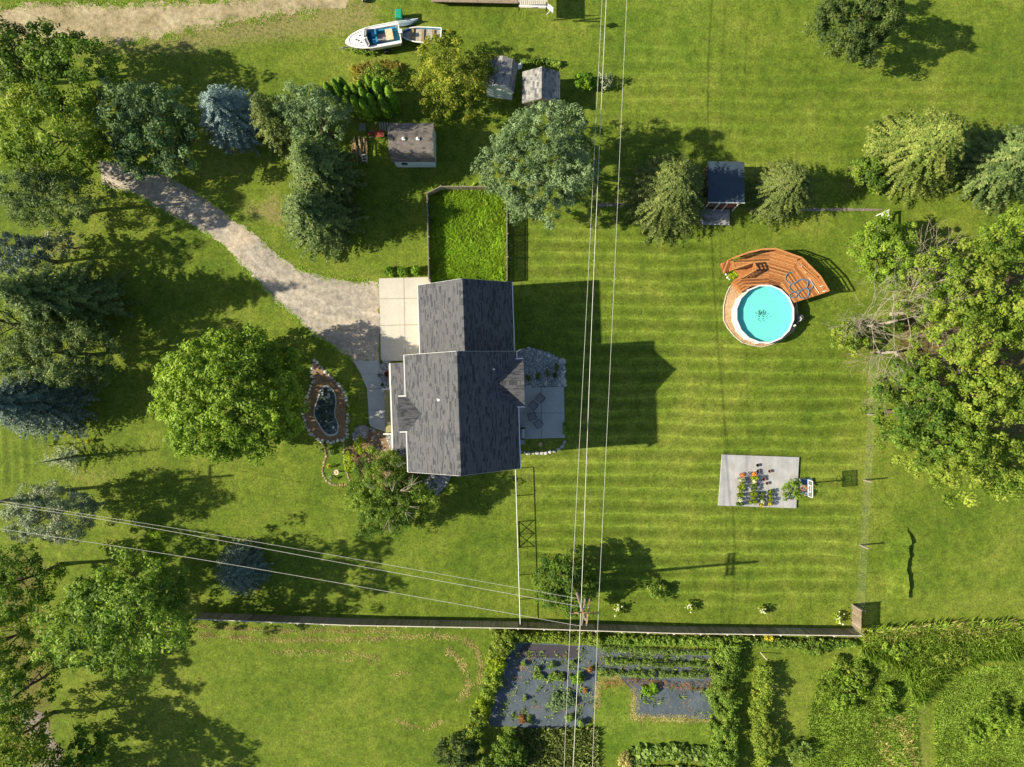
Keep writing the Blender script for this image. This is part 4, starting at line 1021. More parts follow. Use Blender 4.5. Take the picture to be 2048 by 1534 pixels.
# hose
hz = [(1588,544),(1580,545),(1573,550),(1571,558),(1577,565),(1588,567),(1600,560),(1612,560),(1616,566),(1612,576),(1600,580),(1585,585),(1579,590),(1583,595),(1592,593),(1600,583),(1612,576),(1618,582),(1616,592),(1608,596),(1600,595),(1597,590),(1590,585),(1580,578),(1580,570),(1590,565),(1604,558),(1618,562),(1626,570),(1622,578),(1610,579)]
hp = [P(a, b, DZ+.04+.02*(i % 3)) for i, (a, b) in enumerate(hz)]
q = []
for i in range(len(hp)-1):
    p0, p1, p2, p3 = hp[max(0, i-1)], hp[i], hp[i+1], hp[min(len(hp)-1, i+2)]
    for k in range(5):
        t_ = k/5; q.append(.5*((2*p1)+(p2-p0)*t_+(2*p0-5*p1+4*p2-p3)*t_*t_+(3*p1-p0-3*p2+p3)*t_**3))
tag(MB().tube(q, .034, 6).build('pool_hose', M['hose']), 'blue grey vacuum hose lying in loops on the cedar deck', 'hose')
br = thing('pool_brush', 'long white pool pole with a flat blue brush head lying on the deck', 'pool brush', P(1601, 530, DZ))
MB().tube([P(1602, 531, DZ+.05), P(1638, 586, DZ+.08)], .018, 6).build('pole', M['white'], br)
MB().box(P(1600.5, 528.5, DZ+.05), (.34, .13, .05), math.radians(-30)).build('brush_head', M['bluegrey'], br)
for i, (a, b, lb) in enumerate(((1645, 571, 'white curved ladder rail near the deck corner, upper one'), (1651, 581, 'white curved ladder rail at the very corner of the deck, lower one'))):
    tag(MB().tube([P(a-6, b+2, DZ+.4), P(a-2, b+1.5, DZ+.55), P(a+3, b-1, DZ+.55), P(a+7, b-4, DZ+.4)], .03, 6).build('ladder_rail', M['white']), lb, 'ladder rail', 'white ladder rails on the deck')
pf = thing('pool_filter', 'grey pool sand filter and pump standing right of the pool', 'pool filter', P(1598, 637))
q = P(1599, 636, .3); MB().lathe((q.x, q.y, 0), [(.18, 0), (.27, .12), (.29, .4), (.24, .68), (.10, .78)], 16).build('filter_tank', M['metal'], pf)
MB().lathe((q.x, q.y, .78), [(.09, 0), (.09, .14), (.05, .16)], 10).build('valve', M['darkmetal'], pf)
q2 = P(1592, 645, .2); MB().box((q2.x, q2.y, .15), (.42, .2, .3), .5).build('pump', M['darkmetal'], pf)
MB().tube([(q.x, q.y, .85), (q.x-.15, q.y-.3, .8), (q2.x, q2.y, .4)], .03, 6).build('pipe', M['white'], pf)
q3 = P(1589, 651, 1.1); MB().box((q3.x, q3.y, 1.05), (.2, .14, .2), .5).build('skimmer', M['white'], pf)

# ---------------------------------------------------------------- concrete pad, pots, basketball hoop
pad = thing('concrete_pad', 'stained pale concrete pad on the lawn carrying rows of potted plants', 'concrete pad', P(1517, 962))
MB().prism(gp([(1444.5,909),(1598.5,914.5),(1592.5,1016.5),(1437,1011)], .16), -.02, .16).build('slab', M['pad'], pad)
MB().prism(gp([(1597,956.5),(1625,958),(1622,992),(1596,990)], .05), -.02, .07).build('hoop_slab', M['concretegrey'], pad)
def plant_pot(label, px, py, rp, h, fol, seed, potmat, group='potted plants on the concrete pad', z=.16, hot=None, leaf=.12):
    c = P(px, py, z); R = PM(rp)*.72; t = thing('potted_plant', label, 'potted plant', (c.x, c.y, z), group)
    MB().lathe((c.x, c.y, z), [(R*.6, 0), (R*.85, .22), (R*.92, .24)], 10).build('pot', M[potmat], t)
    rr = np.random.default_rng(seed); n = 90; d = unitv(rr.normal(size=(n, 3)) + np.array([0, 0, .5]))
    pos = d*np.array([R*1.25, R*1.25, h*.5])*rr.uniform(.4, 1, n)[:, None] + np.array([0, 0, .25+h*.45])
    link('foliage', leaf_mesh('foliage', pos, d+rr.normal(size=(n, 3))*.5, leaf, leaf*.55, FOL[fol], rr.random(n), None, rr), t)
    return t
cols = [(1481, 949, 8, 1010, 'left'), (1506, 947, 8, 1010, 'second'), (1522, 986, 8, 1011, 'third'), (1538, 982, 8, 1011, 'right')]
k = 0
kinds = [('lime', 'blackpot', 'lime leaved plant in a black pot'), ('lime', 'terracotta', 'bright green plant in a clay pot'), ('ash', 'blackpot', 'dark green plant in a black pot'), ('flowerw', 'blackpot', 'whitish flowering plant in a black pot')]
rp_ = random.Random(5)
for ci, (x, y0, st_, y1, nm) in enumerate(cols):
    i = 0; y = y0
    while y < y1:
        if i == 0 and ci < 2: fo, pm, lb = 'flowero', 'terracotta', 'orange flowering plant in a clay pot'
        elif y > y1-9 and ci > 1: fo, pm, lb = 'flowery', 'blackpot', 'yellow flowering plant in a black pot'
        else: fo, pm, lb = kinds[rp_.choice([0, 0, 1, 2, 0, 3])]
        for side in ((-3.5, 3.5) if (ci < 2 and i % 2) else (0,)):
            pos_ = 'top' if i == 0 else ('lowest' if y > y1-9 else f'{["first","second","third","fourth","fifth","sixth","seventh","eighth","ninth","tenth"][min(i,9)]}')
            lr = '' if side == 0 else (', left pot' if side < 0 else ', right pot')
            plant_pot(f'{lb}, {pos_} in {nm} row{lr}', x+side+rp_.uniform(-1, 1)-(y-y0)*.06, y, rp_.uniform(5, 6.5), rp_.uniform(.25, .6), fo, 300+k, pm); k += 1
        y += rp_.uniform(7, 9); i += 1
for a, b, lb in ((1514, 930, 'small empty dark pot alone near the middle of the pad'), (1515, 941, 'empty brown pot just above the orange flowers'), (1538, 942, 'small dark red pot right of the orange flowers'), (1527, 958, 'larger dark red empty pot in the middle of the pad'), (1533, 966, 'dark empty pot below the red pot')):
    c = P(a, b, .16); tag(MB().lathe((c.x, c.y, .16), [(.09, 0), (.13, .2), (.14, .22), (.11, .2), (.08, .05)], 10).build('flower_pot', M['terracotta' if 'red' in lb or 'brown' in lb else 'blackpot']), lb, 'flower pot', 'empty pots on the pad')
hp_ = thing('basketball_hoop', 'basketball hoop with white bordered clear board and orange rim at the pad edge', 'basketball hoop', P(1612, 965))
bc = P(1620.5, 977.5, 3.15); bp = Vector((bc.x+.55, bc.y-.05, 0)); sy = -.04
MB().tube([(bp.x, bp.y, .05), (bp.x, bp.y, 2.4), (bc.x+.25, bc.y, 2.95)], .05, 8).build('pole', M['darkmetal'], hp_)
fm = MB(); 
for p, q in ((( -.68, -.38), (.68, -.38)), ((.68, -.38), (.68, .42)), ((.68, .42), (-.68, .42)), ((-.68, .42), (-.68, -.38)), ((-.28, -.3), (.28, -.3)), ((.28, -.3), (.28, .12)), ((.28, .12), (-.28, .12)), ((-.28, .12), (-.28, -.3))):
    fm.beam((bc.x+.03*p[1], bc.y+p[0], 3.15+p[1]), (bc.x+.03*q[1], bc.y+q[0], 3.15+q[1]), .05, .05)
fm.build('board_frame', M['white'], hp_)
gl = MT('clear_acrylic'); g_ = gl.n('ShaderNodeBsdfTransparent'); g_.inputs[0].default_value = (.8, .82, .82, 1); d_ = gl.n('ShaderNodeBsdfPrincipled'); d_.inputs['Base Color'].default_value = (.3, .32, .33, 1); d_.inputs['Roughness'].default_value = .2
x_ = gl.n('ShaderNodeMixShader'); x_.inputs[0].default_value = .3; gl.l(g_.outputs[0], x_.inputs[1]); gl.l(d_.outputs[0], x_.inputs[2]); gl.l(x_.outputs[0], gl.out.inputs[0])
MB().box((bc.x, bc.y, 3.17), (.02, 1.3, .74)).build('backboard', gl.m, hp_)
rc = Vector((bc.x-.40, bc.y, 2.8)); MB().tube([(rc.x+.23*math.cos(a*math.pi/8), rc.y+.23*math.sin(a*math.pi/8), rc.z) for a in range(17)], .018, 5).build('rim', M['orange'], hp_)
MB().beam((rc.x+.2, rc.y, 2.8), (bc.x, bc.y, 2.85), .12, .05).build('rim_bracket', M['orange'], hp_)
nm_ = MB()
for a in range(12):
    t_ = a*math.pi/6; nm_.tube([(rc.x+.23*math.cos(t_), rc.y+.23*math.sin(t_), 2.8), (rc.x+.13*math.cos(t_+.4), rc.y+.13*math.sin(t_+.4), 2.4)], .008, 3)
nm_.build('net', M['white'], hp_)
q = P(1614, 964, .2); MB().box((q.x, q.y, .15), (.9, .55, .22), .1).build('base_tank', M['bluegrey'], hp_)
broadleaf('bush', 'leafy green bush growing at the right edge of the concrete pad beside the hoop', 'bush', 1590, 981, (24, 23), 1.5, 'maple', 412, cl=.3, leaf=.2, per=26, dens=.75, wide=.4, lobes=.4)

# ---------------------------------------------------------------- patio chairs, grill
def chair():
    t = thing('patio_chair', 'chair', 'patio chair', (0, 0, 0), 'metal mesh chairs on the patio')
    f = MB()
    for x in (-.3, .3):
        f.tube([(x, -.28, 0), (x, -.28, .42)], .018, 5); f.tube([(x, .30, 0), (x, .28, .42), (x, .36, .95)], .018, 5); f.tube([(x, -.28, .42), (x, .28, .42)], .018, 5)
        f.tube([(x*1.08, -.26, .62), (x*1.08, .30, .64)], .022, 5); f.tube([(x*1.05, -.28, .42), (x*1.08, -.26, .62)], .016, 5)
    f.tube([(-.3, -.28, .42), (.3, -.28, .42)], .018, 5); f.tube([(-.3, .36, .95), (.3, .36, .95)], .02, 5); f.build('frame', M['darkmetal'], t)
    s = MB()
    for k in range(8): s.box((0, -.25+k*.072, .43), (.58, .05, .015))
    s.build('seat', M['carpet'], t)
    s = MB()
    for k in range(7): s.beam((-.29, .285+k*.012, .48+k*.072), (.29, .285+k*.012, .48+k*.072), .02, .05)
    s.build('backrest', M['carpet'], t)
    return t
ch0 = chair()
for i, (a, b, rot, lb) in enumerate(((1080, 797, -42, 'uppermost metal chair on the patio, turned towards the rock bed'), (1066, 811, -40, 'second metal chair from the top on the patio'),
                             (1064, 833, 22, 'third metal chair from the top, set at an angle to its neighbours'), (1077, 848, 40, 'lowest metal chair on the patio'))):
    p = P(a, b, .4); o = ch0 if i == 0 else dup(ch0, (0, 0, 0)); o.location = (p.x, p.y, .10); o.rotation_euler = (0, 0, math.radians(rot)); o['label'] = lb
gr = thing('grill', 'black covered grill against the house wall at the corner of the patio', 'grill', P(1045, 868))
q = P(1044, 867, .8); MB().box((q.x, q.y, .55), (.5, 1.0, .7)).build('cabinet', M['darkmetal'], gr)
MB().tube([(q.x, q.y-.4, .95), (q.x, q.y+.4, .95)], .24, 10).build('lid', M['metal'], gr)
MB().box((q.x+.05, q.y-.75, .85), (.4, .4, .04)).build('side_shelf', M['metal'], gr)

# ---------------------------------------------------------------- stone beds
rb = thing('rock_bed', 'cobble bed edged with large pale stones between the garage and the patio', 'rock garden', P(1090, 740))
sheet('cobbles', [(1034,702),(1050,698),(1062,694),(1082,701),(1100,706),(1118,713),(1128,720),(1131,745),(1131,772),(1085,773),(1034,774)], .05, M['cobble'], .08, .25, kind='stuff', thick=.07, parent=rb)
for a, b, s in ((1046,700,5),(1057,698,6),(1068,701,4),(1079,705,6.5),(1088,707,5),(1097,712,6),(1106,713,5),(1112,717,5),(1124,722,9),(1117,728,4),(1083,717,4),(1077,723,4),(1128,735,5),(1128,744,5),(1124,752,6),(1127,762,8),(1121,757,4),(1109,766,9),(1118,769,6),(1100,768,4),(1091,766,6),(1080,770,5),(1067,768,6),(1072,773,4),(1055,774,5),(1045,772,6),(1130,770,5),(1060,772,4),(1100,773,4),(1049,718,3),(1092,745,3),(1070,740,3)):
    stone(a, b, s*.95, rb)
r = random.Random(3); cb = MB(); 
def cobbles(parent, poly, n, seed, s=(.05, .11), mat='rock', z=.06):
    r = random.Random(seed); g = gp(poly); xs = [p[0] for p in g]; ys = [p[1] for p in g]; m = MB()
    ib = ico(5); vs = [v.co.copy() for v in ib.verts]; fs = [tuple(v.index for v in f.verts) for f in ib.faces]; ib.free()
    X = np.array([r.uniform(min(xs), max(xs)) for _ in range(n)]); Y = np.array([r.uniform(min(ys), max(ys)) for _ in range(n)]); ok = inpoly(X, Y, g)
    for x, y, o in zip(X, Y, ok):
        if not o: continue
        k = r.uniform(*s); a = r.uniform(0, 6); e = r.uniform(.6, 1)
        m.add([(x+k*(v.x*math.cos(a)-v.y*e*math.sin(a)), y+k*(v.x*math.sin(a)+v.y*e*math.cos(a)), z+v.z*k*.7) for v in vs], fs, r.random())
    o = m.build('cobbles', M[mat], parent, kind='stuff'); return o
M['cobbleb'] = tinted('pond_cobbles', [(0, (.03,.035,.03)), (.6, (.09,.085,.05)), (1, (.28,.24,.12))], .8, .15, 9)
M['cobblet'] = tinted('river_cobbles', [(0, (.12,.13,.14)), (.5, (.26,.27,.27)), (1, (.46,.46,.44))], .8, .15, 9)
cobbles(rb, [(1040,704),(1062,699),(1100,712),(1124,728),(1124,755),(1085,765),(1040,768)], 2600, 4, mat='cobblet')
for i, (a, b, s) in enumerate(((1057,757,6),(1076,753,6.5),(1095,746,6.5),(1114,735,8),(1110,752,4))):
    hedge('perennial', ['brown tufted plant nearest the house in the cobble bed','second brown tuft from the house in the cobble bed','third brown tuft from the house in the cobble bed','olive tuft beside the big pale stone in the cobble bed','small dark plant near the corner of the cobble bed'][i], 'plant',
          [(a-1, b), (a+1, b)], s*2, .45, 'crop' if i < 4 else 'dark', 600+i, cl=.2, leaf=.2, per=30, mode='tuft', wide=.2, dens=4)
fb = thing('lawn_bed', 'small grassed bed under the patio curved round with pale stones', 'garden bed', P(1085, 893))
stone_row([(1042,903),(1058,907),(1075,906),(1092,906),(1108,902),(1118,898),(1126,891),(1129,881)], 4.0, fb, jit=.8, gapf=2.0)
tag(MB().lathe(P(1080.5, 888, 0), [(.16, 0), (.2, .2), (.17, .3), (.05, .32)], 12).build('garden_ball', M['tan']), 'small tan garden ornament in the grass bed below the patio', 'ornament')
for i, (a, b) in enumerate(((1129, 850), (1129, 862))):
    hedge('patio_plant', ['upper of two small leafy plants at the right edge of the patio', 'lower of two small leafy plants at the right edge of the patio'][i], 'plant', [(a, b), (a+1, b)], 13, .4, 'mid', 640+i, cl=.18, leaf=.22, per=16, dens=2.5)

pond = thing('garden_pond', 'kidney shaped garden pond with grey rim in a mulch bed edged by stones', 'garden pond', P(655, 825))
OUTB = [(628,722),(646,738),(663,757),(682,776),(690,792),(691.5,812),(691.5,839),(691.5,872),(682,877),(661,882.5),(640,879),(623.5,866),(613,848.5),(609,827),(613,804),(621,780),(628,766),(625,745),(624,732)]
WAT = [(651.6,774),(663.4,779),(670.4,790),(672,806),(669.5,819),(669,831),(675,844),(676,857),(673,866),(658.7,869.6),(648,862.6),(640,848.5),(630.5,834),(630,818),(636.4,800),(641,786),(644.6,778)]
cw = Vector((654, 824)); WO = [tuple(cw + (Vector(p)-cw)*1.09) for p in WAT]
sheet('mulch', OUTB, .04, M['mulch'], .05, .25, kind='stuff', thick=.06, parent=pond)
wp = smoothpoly(gp(WAT)); wo = smoothpoly(gp(WO)); n = len(wp); m = MB()
for i in range(n):
    j = (i+1) % n; m.add([(*wo[i], .03), (*wo[j], .03), (*wp[j], .03), (*wp[i], .03), (*wo[i], .11), (*wo[j], .11), (*wp[j], .11), (*wp[i], .11)], [(4,7,6,5),(0,4,5,1),(2,6,7,3)])
m.build('rim', M['concretegrey'], pond)
MB().prism(wp, .045, .05).build('pond_bed', M['stoneb'], pond)
MB().add([(a, b, .095) for a, b in wp], [tuple(range(len(wp)-1, -1, -1))]).build('water', M['pond'], pond)
for a, b, s in ((645,787,3.5),(658,791,5),(660,780,2.5),(646,780,2.5),(634,817,2.5),(662,805,1.4),(652.6,822,1.3),(642,842,1.3),(650,853,1.5),(666,842,1.2),(652,842,2),(667,855,3.6),(671,860,2)): stone(a, b, s, pond, h=.05, z=.09)
cobbles(pond, [(p_[0], p_[1]) for p_ in WAT], 300, 12, (.03, .10), 'cobbleb', .055)
stone_row([(628,720),(646,738),(664,757),(676,768),(684,778),(692,794),(695,812)], 3.6, pond)
stone_row([(695,828),(695,845),(694,862),(695,874),(684,880),(662,885),(642,882),(622,868),(611,850),(606.5,827),(611,802),(619,779),(626,762),(623,744),(625,728)], 3.9, pond)
bd = thing('boulder', 'big dark grey ridged boulder at the end of the walkway', 'boulder', P(722, 868))
me = stone_mesh(77, M['stoneb'], 3); o = link('rock', me, bd, P(722, 866, .25)); o.scale = (.72, .62, .42); o.rotation_euler = (0, 0, .7)
for a, b, s in ((707,868,4),(709,878,4),(714,884,4),(735,857,3.5),(741,857,2.5)): stone(a, b, s, bd)
lb_ = thing('flower_bed', 'grass flower bed with an S shaped tan stone border below the pond', 'garden bed', P(668, 925))
stone_row([(641,880),(647,889),(651,903),(652,914),(648,926),(645,938),(647,952),(653,962),(663,969),(676,971),(690,969),(697,968)], 2.7, lb_, 'rockwarm', .5, 1.75)
stone_row([(688,882),(688,905),(689,925),(694,945),(700,962)], 2.5, lb_, 'rockwarm', .9, 1.6)
tufts('grass', [(652,886),(686,886),(686,930),(692,962),(666,966),(650,952),(649,936),(655,915)], 60, .1, 'blades', 44, parent=lb_, bw=.025)
for i, (a, b, f_, s) in enumerate(((661,904,'grey',5),(657,932,'flowery',4),(662,956,'grey',5))):
    hedge('small_plant', ['dark spiky plant at the top of the flower bed below the pond','tiny yellow flower in the flower bed left of the birdbath','dark spiky plant below the birdbath'][i], 'plant', [(a, b), (a+1, b)], s*2, .45, f_, 660+i, cl=.15, leaf=.12, per=14, dens=3)
bb = thing('birdbath', 'round cream birdbath in the flower bed below the pond', 'birdbath', P(671, 946))
q = P(671.5, 945, .7); MB().lathe((q.x, q.y, 0), [(.17, 0), (.07, .1), (.06, .6), (.2, .66), (.24, .74), (.2, .72), (.15, .69)], 18).build('basin', M['cream'], bb)
MB().lathe((q.x, q.y, .69), [(.15, 0), (.14, .015), (.03, .05)], 14).build('seed', M['tan'], bb)

mb_ = thing('mulch_bed', 'orange brown mulch bed with flagstones between the walkway and the corner of the porch', 'garden bed', P(760, 890))
sheet('mulch', [(742,856),(772,866),(781,875),(790,905),(812,945),(880,950),(868,975),(800,985),(720,960),(700,935),(697,900),(722,878)], .03, M['mulch'], .1, .25, kind='stuff', thick=.05, parent=mb_)
for a, b, s in ((748,861,5),(745,875,4),(757,869,4),(744,889,4),(757,898,4),(765,885,3),(770,900,3),(752,880,3)): stone(a, b, s, mb_, h=.05, name='flagstone')
cobbles(mb_, [(772,866),(788,866),(791,905),(781,898),(774,880)], 500, 7, (.05, .1), 'cobblet', .06)
stone_row([(771,866),(776,882),(782,897),(789,910)], 2.6, mb_)
cobbles(mb_, [(852,950),(905,948),(892,970),(872,992),(858,985),(850,965)], 1500, 8, (.05, .12), 'cobblet', .06)
for a, b, s in ((880,953,4),(893,955,5),(862,955,4),(886,968,4),(878,979,4),(870,989,4),(860,975,4),(868,966,5)): stone(a, b, s, mb_)
pb = thing('planting_bed', 'small grey stone bed with a red leaved bush beside the porch', 'garden bed', P(771, 750))
sheet('cobbles', [(762,722),(780,722),(782,777),(769,777),(763,765),(760,748)], .12, M['cobble'], .04, .2, kind='stuff', thick=.13, parent=pb)
cobbles(pb, [(762,722),(780,722),(782,777),(769,777),(763,765),(760,748)], 420, 9, (.04, .09), 'cobblet', .13)
hedge('red_bush', 'dark red leaved bush in the stone bed beside the porch', 'bush', [(775,745),(777,751)], 15, .7, 'red', 670, cl=.22, leaf=.12, per=30, dens=2)
for i, (a, b) in enumerate(((762,724),(758,750),(764,770))):
    hedge('edge_plant', ['uppermost small dark plant on the edge of the porch stone bed','middle small dark plant on the edge of the porch stone bed','lowest small dark plant on the edge of the porch stone bed'][i], 'plant', [(a, b), (a+1, b)], 6, .3, 'dark', 680+i, cl=.12, leaf=.1, per=20, dens=3)
fg = thing('stone_edging', 'narrow dug edging of tan stones on the neighbouring strip left of the pole fence', 'edging', P(1500, 1440)) if False else None

# ---------------------------------------------------------------- boats, bin, wheel, neighbour deck
bx, by = P(799, 64, 1.3), P(691, 84, 1.3)
dvec = Vector((by.x-bx.x, by.y-bx.y, 0)); BL = dvec.length; BA = math.atan2(dvec.y, dvec.x)
def boat_frame(o, ang): 
    ca, sa = math.cos(ang), math.sin(ang); return lambda u, v, z: Vector((o.x + u*ca - v*sa, o.y + u*sa + v*ca, z))
def hull(L, Lf, W, z0, z1, mat, trim, parent, nose=1.0, inner=None, floor=.5):
    secs = [(0, 1.0), (.15, 1.0), (.35, 1.0), (.55, .97), (.7, .86), (.82, .68), (.92, .42), (1.0, .06)]
    m = MB(); V = []; top = []
    for s, wv in secs:
        w_ = W/2*wv; zb = z0 + (z1-z0)*.55*max(0, s-.6)/.4
        V += [L(s*Lf, -w_, z1), L(s*Lf, -w_*.8, (z0+z1)/2), L(s*Lf, 0, zb), L(s*Lf, w_*.8, (z0+z1)/2), L(s*Lf, w_, z1)]
    Fc = []
    for i in range(len(secs)-1):
        for k in range(4): a = i*5+k; Fc.append((a, a+1, a+6, a+5))
    Fc.append((0, 1, 2, 3, 4)); m.add(V, [tuple(reversed(f)) for f in Fc]); m.build('hull', mat, parent, smooth=False)
    g = MB(); 
    for sg in (-1, 1): g.tube([L(s*Lf, sg*W/2*wv, z1) for s, wv in secs], .055, 6)
    g.beam(L(0, -W/2, z1), L(0, W/2, z1), .08, .06); g.build('gunwale', trim, parent)
    return secs
mbt = thing('motorboat', 'white motorboat on its trailer with open teal cockpit and small windscreen', 'boat', (bx.x, bx.y, 0))
L = boat_frame(bx, BA); secs = hull(L, BL, 1.85, .45, 1.3, M['boatwhite'], M['boatwhite'], mbt)
dk = MB(); ds_ = [(s, wv) for s, wv in secs if s > .5]
V = [L(.60*BL, -.86, 1.31), L(.60*BL, .86, 1.31)]
pl = [L(.60*BL, -.87, 1.34)] + [L(s*BL, -.925*wv*.97, 1.34) for s, wv in secs[4:]] + [L(s*BL, .925*wv*.97, 1.34) for s, wv in reversed(secs[4:])] + [L(.60*BL, .87, 1.34)]
dk.prism([(p.x, p.y) for p in pl], 1.30, 1.345).build('foredeck', M['boatwhite'], mbt)
MB().prism([(p.x, p.y) for p in (L(.03*BL, -.80, 0), L(.62*BL, -.82, 0), L(.62*BL, .82, 0), L(.03*BL, .80, 0))], .72, .80).build('cockpit_floor', M['teal'], mbt)
MB().prism([(p.x, p.y) for p in (L(.2*BL, -.35, 0), L(.44*BL, -.4, 0), L(.44*BL, .3, 0), L(.2*BL, .35, 0))], .80, .815).build('carpet', M['carpet'], mbt)
cs = MB()
for sg in (-1, 1): cs.prism([(p.x, p.y) for p in (L(.02*BL, sg*.70, 0), L(.6*BL, sg*.70, 0), L(.6*BL, sg*.9, 0), L(.02*BL, sg*.9, 0))], .8, 1.27)
cs.build('coaming', M['boatwhite'], mbt)
cs = MB()
for sg in (-1, 1): cs.prism([(p.x, p.y) for p in (L(.05*BL, sg*.56, 0), L(.58*BL, sg*.56, 0), L(.58*BL, sg*.69, 0), L(.05*BL, sg*.69, 0))], .8, 1.05)
cs.build('side_pocket', M['boatblue'], mbt)
ws = MB()
ws.hexa([L(.62*BL, -.78, 1.34), L(.66*BL, -.1, 1.34), L(.65*BL, -.1, 1.34), L(.61*BL, -.78, 1.34)], [L(.57*BL, -.72, 1.62), L(.61*BL, -.1, 1.62), L(.60*BL, -.1, 1.62), L(.56*BL, -.72, 1.62)])
ws.hexa([L(.66*BL, .1, 1.34), L(.62*BL, .78, 1.34), L(.61*BL, .78, 1.34), L(.65*BL, .1, 1.34)], [L(.61*BL, .1, 1.62), L(.57*BL, .72, 1.62), L(.56*BL, .72, 1.62), L(.60*BL, .1, 1.62)])
ws.build('windscreen', M['glass'], mbt)
wt = MB()
for sg in (-1, 1): wt.beam(L(.57*BL, sg*.74, 1.63), L(.61*BL, sg*.08, 1.63), .04, .04); wt.beam(L(.57*BL, sg*.74, 1.63), L(.62*BL, sg*.8, 1.34), .04, .04)
wt.build('windscreen_frame', M['white'], mbt)
MB().prism([(p.x, p.y) for p in (L(.13*BL, -.5, 0), L(.26*BL, -.5, 0), L(.26*BL, .45, 0), L(.13*BL, .45, 0))], .8, 1.2).build('rear_bench', M['cream'], mbt)
for v in (-.35, .32):
    q = L(.47*BL, v, .8); MB().box((q.x, q.y, 1.0), (.42, .42, .3), BA).box((q.x-.18*math.cos(BA), q.y-.18*math.sin(BA), 1.2), (.12, .44, .45), BA).build('seat', M['boatblue'], mbt)
MB().box(L(-.08, 0, 1.2), (.3, .35, .5), BA).build('outboard_motor', M['boatwhite'], mbt)
dr = MB(); arc = [L((.66+.27*math.sin(a))*BL, .62*math.cos(a), 1.36) for a in [math.pi*i/14 for i in range(15)]]; dr.tube(arc, .015, 5); dr.build('deck_line', M['darkmetal'], mbt)
hc_ = MB()
for s_, v in ((.72, .3), (.72, -.3), (.80, 0), (.76, .1)): q = L(s_*BL, v, 1.35); hc_.box((q.x, q.y, 1.37), (.12, .09, .04), BA)
hc_.build('cleat', M['darkmetal'], mbt)
tr = MB(); tr.beam(L(0, -.6, .4), L(.9*BL, -.2, .4), .08, .08); tr.beam(L(0, .6, .4), L(.9*BL, .2, .4), .08, .08); tr.beam(L(.8*BL, 0, .42), L(1.16*BL, 0, .42), .08, .08); tr.build('trailer_frame', M['metal'], mbt)
for sg in (-1, 1):
    q = L(.3*BL, sg*.98, .3); MB().tube([L(.3*BL, sg*.9, .3), L(.3*BL, sg*1.08, .3)], .3, 14).build('wheel', M['rubber'], mbt)
MB().tube([L(1.08*BL, 0, 0), L(1.08*BL, 0, .7)], .03, 6).build('jack', M['metal'], mbt)
o2 = P(882, 72, .7); L = boat_frame(o2, math.radians(177)); rbt = thing('rowboat', 'old open rowboat with tan inside, white rim and blue side, stern under the golden tree', 'boat', (o2.x, o2.y, 0))
hull(L, 3.6, 1.35, .1, .75, M['boatblue'], M['boatwhite'], rbt)
MB().prism([(p.x, p.y) for p in (L(.0, -.6, 0), L(2.2, -.58, 0), L(3.0, -.3, 0), L(3.4, 0, 0), L(3.0, .3, 0), L(2.2, .58, 0), L(0, .6, 0))], .5, .56).build('floor', M['rowin'], rbt)
for s_ in (.7, 1.6, 2.5): MB().beam(L(s_, -.55, .66), L(s_, .55, .66), .22, .04).build('thwart', M['lumber'], rbt)
o3 = P(836, 38, .5); L = boat_frame(o3, math.radians(188)); cn = thing('canoe', 'narrow grey blue canoe lying beside the motorboat stern', 'boat', (o3.x, o3.y, 0))
m = MB(); V = []; K = 9
for i in range(K):
    s_ = i/(K-1); wv = math.sin(math.pi*min(.98, max(.02, s_)))**.6*.33; V += [L(s_*2.6, -wv, .3), L(s_*2.6, -wv*.5, .5), L(s_*2.6, 0, .56), L(s_*2.6, wv*.5, .5), L(s_*2.6, wv, .3)]
m.add(V, [(i*5+k, i*5+k+1, i*5+k+6, i*5+k+5) for i in range(K-1) for k in range(4)]).build('hull', M['canoe'], cn)
MB().tube([L(i/8*2.6, 0, .57) for i in range(9)], .03, 5).build('keel', M['boatwhite'], cn)
bn = thing('wheelie_bin', 'green plastic bin standing behind the boats', 'bin', P(797, 27)); q = P(797, 27, 1)
MB().hexa([(q.x-.24, q.y-.33, 0), (q.x+.24, q.y-.33, 0), (q.x+.24, q.y+.33, 0), (q.x-.24, q.y+.33, 0)], [(q.x-.29, q.y-.38, 1.0), (q.x+.29, q.y-.38, 1.0), (q.x+.29, q.y+.38, 1.0), (q.x-.29, q.y+.38, 1.0)]).build('body', M['bin'], bn)
MB().hexa([(q.x-.31, q.y-.41, 1.0), (q.x+.31, q.y-.41, 1.0), (q.x+.31, q.y+.41, 1.0), (q.x-.31, q.y+.41, 1.0)], [(q.x-.24, q.y-.34, 1.08), (q.x+.24, q.y-.34, 1.08), (q.x+.24, q.y+.34, 1.08), (q.x-.24, q.y+.34, 1.08)]).build('lid', M['bin'], bn)
ty = thing('wheel', 'wheel with pale hub at the very top edge left of the boat', 'wheel', P(728, -2)); q = P(728, -3, .3)
MB().tube([(q.x-.1, q.y, .3), (q.x+.1, q.y, .3)], .3, 16).build('tyre', M['rubber'], ty); MB().lathe((q.x, q.y-.05, .28), [(.2, 0), (.16, .04)], 14).build('hub', M['white'], ty)
nd = thing('neighbour_deck', 'weathered raised deck with a white stair rail at the top edge of the picture', 'deck', P(980, 0))
z = .9
for k in range(30): MB().beam(P(862, 2.0-k*3.2, z), P(1036, 5.5-k*3.2, z), .135, .04, .3+.1*(k % 5)).build('deck_board', M['fenceboard'], nd)
MB().hexa([P(864, 4, 0), P(1034, 8, 0), P(1034, 3, 0), P(864, -1, 0)], [P(864, 2, z-.05), P(1034, 6, z-.05), P(1034, 1, z-.05), P(864, -3, z-.05)]).build('skirt', M['brown'], nd)
z = 2.2
